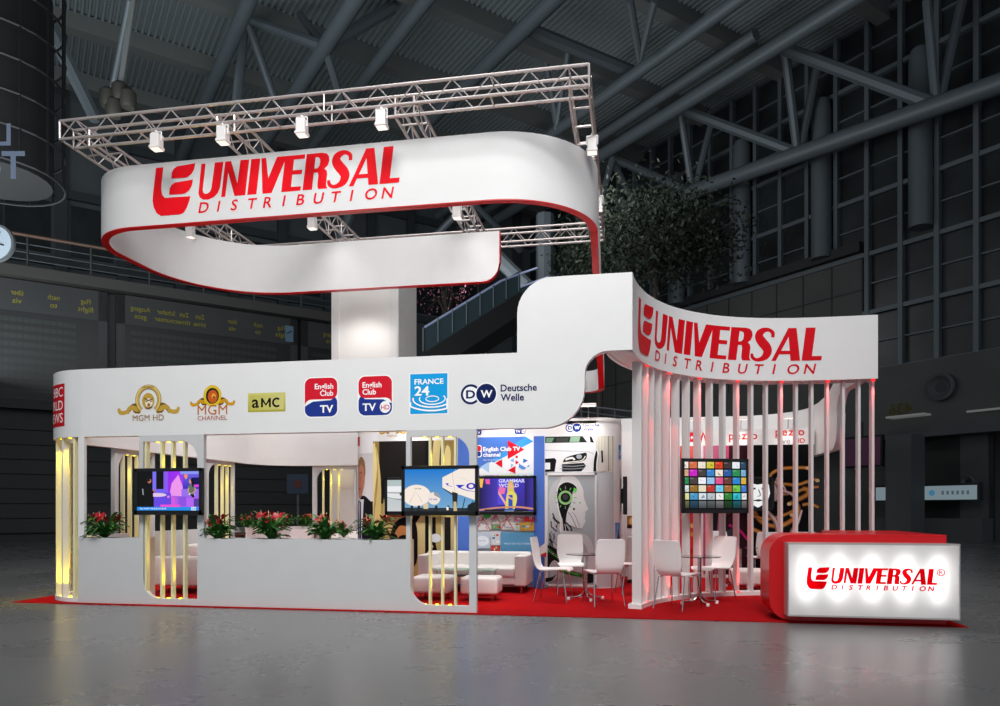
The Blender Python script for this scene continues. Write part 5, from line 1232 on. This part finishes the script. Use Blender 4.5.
def board(b0, b1, z0, z1, words, lb, rows=10):
    c = hp(AW, (b0 + b1) / 2, z0)
    o = root('departure_board', lb, 'sign', c, 'departure boards in the hall')
    m = MB(); hbox(m, AW - .1, AW + .3, b0, b1, z0, z1); hbox(m, AW - .16, AW - .1, b0, b0 + .35, z0, z1); hbox(m, AW - .16, AW - .1, b1 - .35, b1, z0, z1); hbox(m, AW - .16, AW - .1, b0, b1, z0, z0 + .4); hbox(m, AW - .16, AW - .1, b0, b1, z1 - 1.3, z1); m.build('housing', H3, o)
    m = MB(); hbox(m, AW - .13, AW - .1, b0 + .35, b1 - .35, z0 + .4, z1 - 1.3); m.build('face', HB, o)
    m = MB(); w = (b1 - b0); hh = (z1 - 1.3 - z0 - .6) / rows
    for i in range(rows):
        z = z0 + .5 + i * hh
        for j in range(int((w - 1.6) / .24)): hbox(m, AW - .15, AW - .13, b0 + .6 + j * .24, b0 + .81 + j * .24, z, z + hh * .55)
    tag(m.build('flap_rows', FLAP, o), kind='stuff')
    A = Art()
    for f, (t1, t2) in words: A.text((128, 120, 40), t1, f * w, .48, .21, .008, sx=.78, align='c', flip=True); A.text((128, 120, 40), t2, f * w, .14, .21, .008, align='c', flip=True)
    if b0 == 3.2: A.rect((92, 116, 134), .925 * w, -.05, .975 * w, .75); A.stroke((40, 56, 70), [(.935 * w, .35), (.965 * w, .5)], .06)
    A.place('headings', lambda u_, v_, d: hp(AW - .16 - d, b0 + u_, z1 - 1.12 + v_), o)
board(-9, 2.85, 5.6, 10.95, [(.5, WORDS[3]), (.72, WORDS[2]), (.83, WORDS[1]), (.93, WORDS[0])], 'dark departure board with mirrored yellow headings, cut by the picture edge')
board(3.2, 11.3, 5.6, 10.95, [(.12, WORDS[3]), (.25, WORDS[4]), (.345, WORDS[5]), (.43, WORDS[5]), (.61, WORDS[2]), (.76, WORDS[1]), (.90, WORDS[0])], 'dark departure board with mirrored yellow headings above the header logos')
board(11.5, 14.6, 5.6, 10.95, [(.5, WORDS[3])], 'dark departure board beside the white clad tower, mostly hidden')
o = root('gallery_railing', 'long brown railing with thin bars along the gallery above the departure boards', 'railing', hp(AW - .5, -8, 11.45))
m = MB().tube([hp(AW - .5, -32, 12.75), hp(AW - .5, 14, 12.75)], .07, 8).build('handrail', mat('brown_rail', (96, 70, 56), .5), o)
m = MB()
for z in (11.75, 12.05, 12.4): m.tube([hp(AW - .45, -32, z), hp(AW - .45, 14, z)], .025, 5)
m.build('rails', HS, o)
for i in range(20): MB().tube([hp(AW - .42, -30 + i * 2.3, 11.45), hp(AW - .5, -30 + i * 2.3, 12.4), hp(AW - .5, -30 + i * 2.3, 12.72)], .05, 6).build('post', H3, o)
def disc(c, t, nrm, r, dpt, n=28):
    m = MB(); c = Vector(c); t = Vector(t); nrm = Vector(nrm); z = Vector((0, 0, 1))
    for d in (0, dpt):
        for j in range(n): m.v.append(tuple(c + t * r * math.cos(2 * PI * j / n) + z * r * math.sin(2 * PI * j / n) + nrm * d))
    m.f = [tuple(range(n)), tuple(range(n, 2 * n))] + [(j, (j + 1) % n, n + (j + 1) % n, n + j) for j in range(n)]; m.m = [0] * len(m.f)
    return m
cc = at(-3, 244, 26); F_ = (-math.sin(YAW), math.cos(YAW), 0)
o = root('wall_clock', 'round pale station clock with dark hands at the picture edge, over the departure boards', 'clock', cc)
disc(cc, (F_[1], -F_[0], 0), (-F_[0], -F_[1], 0), .68, .12).build('case', H1, o); disc(Vector(cc) - Vector(F_) * .12, (F_[1], -F_[0], 0), (-F_[0], -F_[1], 0), .6, .02).build('dial', mat('clock_dial', (168, 180, 190), .5), o)
k0 = Vector(cc) - Vector(F_) * .15; rt = Vector((F_[1], -F_[0], 0))
for e in ((.2, .38), (.34, -.1)): MB().tube([k0, k0 + rt * e[0] + Vector((0, 0, e[1]))], .03, 6).build('hand', BLACK, o)
MB().tube([Vector(cc) + Vector((0, 0, .65)), Vector(cc) + Vector((0, 0, 14))], .05, 6).build('hanger', H3, o)
o = root('sign_drum', 'dark round cage drum carrying pale letters, hanging high at the picture edge', 'sign', at(-5, 100, 23))
c0 = Vector(at(-6, 180, 23)); ztop = at(-6, -15, 23)[2]
MB().lathe([(1.6, 0), (1.6, ztop - c0.z)], c0, 26).build('core', mat('drum_black', (12, 12, 12), .7), o, True)
m = MB()
for i in range(7):
    z = c0.z + (ztop - c0.z) * i / 6; m.tube([(c0.x + 1.95 * math.cos(q), c0.y + 1.95 * math.sin(q), z) for q in [2 * PI * j / 28 for j in range(29)]], .04, 5)
for j in range(14):
    q = 2 * PI * j / 14; m.tube([(c0.x + 1.95 * math.cos(q), c0.y + 1.95 * math.sin(q), c0.z), (c0.x + 1.95 * math.cos(q), c0.y + 1.95 * math.sin(q), ztop)], .04, 5)
m.build('cage', HB, o)
A = Art(); A.text((84, 92, 108), 'Tof', 1.3, 0, .75, .02, align='r', flip=True); A.text((84, 92, 108), 'L', .5, .95, .6, .02, flip=True)
bc = Vector(at(4, 178, 20.8)); A.place('letters', lambda u_, v_, d: tuple(bc + rt * (u_ - .7) + Vector((0, 0, v_)) - Vector(F_) * d), o)
o = root('roof_projector', 'dark bundle of stage projectors hanging from a roof pole over the truss corner', 'lamp', at(118, 95, 24))
for i, (px, py) in enumerate(((108, 98), (120, 92), (128, 99), (114, 108))):
    c = Vector(at(px, py, 24)); MB().lathe([(.2, 0), (.26, .1), (.26, .5), (.14, .62)], c - Vector((0, 0, .3)), 12).build('lamp_body', mat('khaki_lamp', (50, 47, 40), .6), o, True)
MB().tube([at(119, 95, 24), at(134, -5, 24)], .09, 7).build('pole', H5, o); MB().tube([at(104, 94, 24), at(131, 88, 24)], .06, 6).build('bar', HB, o)

# middle distance: escalator, gallery and trees
o = root('escalator', 'dark escalator with pale lit handrails rising behind the header wave', 'escalator', at(480, 340, 30))
P0, P1 = at(425, 352, 29), at(520, 292, 32)
P0, P1 = Vector(P0), Vector(P1); dr = (P1 - P0); side = Vector((.25, .97, 0)).normalized() * 1.4
m = MB(); dn = Vector((0, 0, -1.0))
for s0 in (Vector((0, 0, 0)), side):
    q = [P0 + s0, P1 + s0, P1 + s0 + Vector((0, 0, .95)), P0 + s0 + Vector((0, 0, .95))]
    m.add(q + [x + side * .03 for x in q], [(0, 1, 2, 3), (4, 7, 6, 5), (0, 4, 5, 1), (1, 5, 6, 2), (2, 6, 7, 3), (3, 7, 4, 0)])
m.build('glass_balustrade', mat('smoky_glass', (70, 88, 94), .15), o)
q = [P0, P1, P1 + dn, P0 + dn]; MB().add(q + [x + side for x in q], [(0, 1, 2, 3), (4, 7, 6, 5), (0, 4, 5, 1), (1, 5, 6, 2), (2, 6, 7, 3), (3, 7, 4, 0)]).build('truss_casing', H3, o)
for s0 in (Vector((0, 0, 0)), side):
    MB().tube([P0 + s0 + Vector((0, 0, 1)), P0 + dr * .78 + s0 + Vector((0, 0, 1)), P0 + dr * .9 + s0 + Vector((0, 0, .9)), P0 + dr * 1.2 + s0 + Vector((0, 0, .6))], .05, 6).build('handrail', mat('lit_rail', (150, 160, 185), .3, emit=(140, 150, 190), es=.25), o)
m = MB()
for i in range(8): s0 = P0 + dr * (i / 7.0); m.tube([s0 - side * .1, s0 - side * .1 + Vector((0, 0, .95))], .03, 5)
m.build('posts', H2, o)
o = root('balcony_railing', 'far balcony edge with thin railing seen under the raised wave of the header', 'railing', at(600, 412, 36))
p, q = Vector(at(520, 398, 38)), Vector(at(650, 414, 34))
m = MB()
for z in (0, -.3, -.6, -.9): m.tube([p + Vector((0, 0, z)), q + Vector((0, 0, z))], .05 if z == 0 else .025, 5)
for i in range(9): s0 = p + (q - p) * i / 8; m.tube([s0, s0 + Vector((0, 0, -1.1))], .04, 5)
m.build('rails', H2, o); m = MB(); m.add([p + Vector((0, 0, -1.1)), q + Vector((0, 0, -1.1)), q + Vector((0, 0, -2.2)), p + Vector((0, 0, -2.2)), p + Vector((.5, .8, -1.1)), q + Vector((.5, .8, -1.1)), q + Vector((.5, .8, -2.2)), p + Vector((.5, .8, -2.2))], [(0, 1, 2, 3), (4, 7, 6, 5), (0, 4, 5, 1), (2, 6, 7, 3), (0, 3, 7, 4), (1, 5, 6, 2)]); m.build('slab', H1, o)


def tree(lb, px, py, T, spread, n, mt, seed, leaf=.16, name='tree'):
    rd = random.Random(seed); c = Vector(at(px, py, T)); o = root(name, lb, 'tree', (c.x, c.y, 0))
    m = MB(); m.tube([(c.x, c.y, 0), (c.x + .1, c.y, c.z * .5), (c.x, c.y, c.z)], [.22, .17, .1], 8)
    tips = []
    for i in range(14):
        d = Vector((rd.gauss(0, 1), rd.gauss(0, 1), rd.uniform(-.3, .9))); d.normalize(); e = c + Vector((d.x * spread[0], d.y * spread[0], d.z * spread[1])) * rd.uniform(.5, .9); tips.append(e)
        m.tube([c + Vector((0, 0, -.8)), (c + e) / 2 + Vector((0, 0, .2)), e], [.08, .05, .02], 5)
    m.build('trunk', mat('dark_bark', (60, 52, 44), .8), o, True)
    m = MB()
    for i in range(n):
        e = rd.choice(tips); p = e + Vector((rd.gauss(0, .34) * spread[0], rd.gauss(0, .34) * spread[0], rd.gauss(0, .3) * spread[1]))
        u1 = Vector((rd.gauss(0, 1), rd.gauss(0, 1), rd.gauss(0, 1))).normalized() * leaf; v1 = u1.cross(Vector((rd.gauss(0, 1), rd.gauss(0, 1), 1))).normalized() * leaf * .5
        m.add([p - u1, p + v1, p + u1, p - v1], [(0, 1, 2, 3)])
    tag(m.build('crown', mt, o), kind='stuff')
LF = mat('tree_leaf', (46, 56, 42), .6, noise=.4, nscale=3)
tree('dark leafy hall tree standing behind the curved header', 655, 248, 30, (2.6, 2.4), 9000, LF, 5, .11)
tree('second dark leafy hall tree behind the end of the hanging ribbon sign', 598, 262, 39, (1.7, 2.2), 4000, LF, 9, .12)
tree('small tree with pink blossoms beside the white clad tower', 447, 300, 36, (1.5, 1.3), 260, mat('pink_petal', (190, 120, 140), .6), 21, .07)
o = root('information_sign', 'pale blue hall sign with a red disc, seen through the rear window opening', 'sign', at(300, 484, 27))
c = Vector(at(298, 484, 27)); MB().obox((c.x, c.y), (rt.x, rt.y), .4, .05, c.z - .36, c.z + .36).build('panel', mat('pale_blue_sign', (44, 60, 84), .4), o)
disc(c - Vector(F_) * .06, rt, -Vector(F_), .17, .02).build('red_disc', mat('dim_red', (96, 40, 44), .5), o)
MB().tube([(c.x, c.y, 0), (c.x, c.y, c.z - .4)], .05, 8).build('post', H2, o)
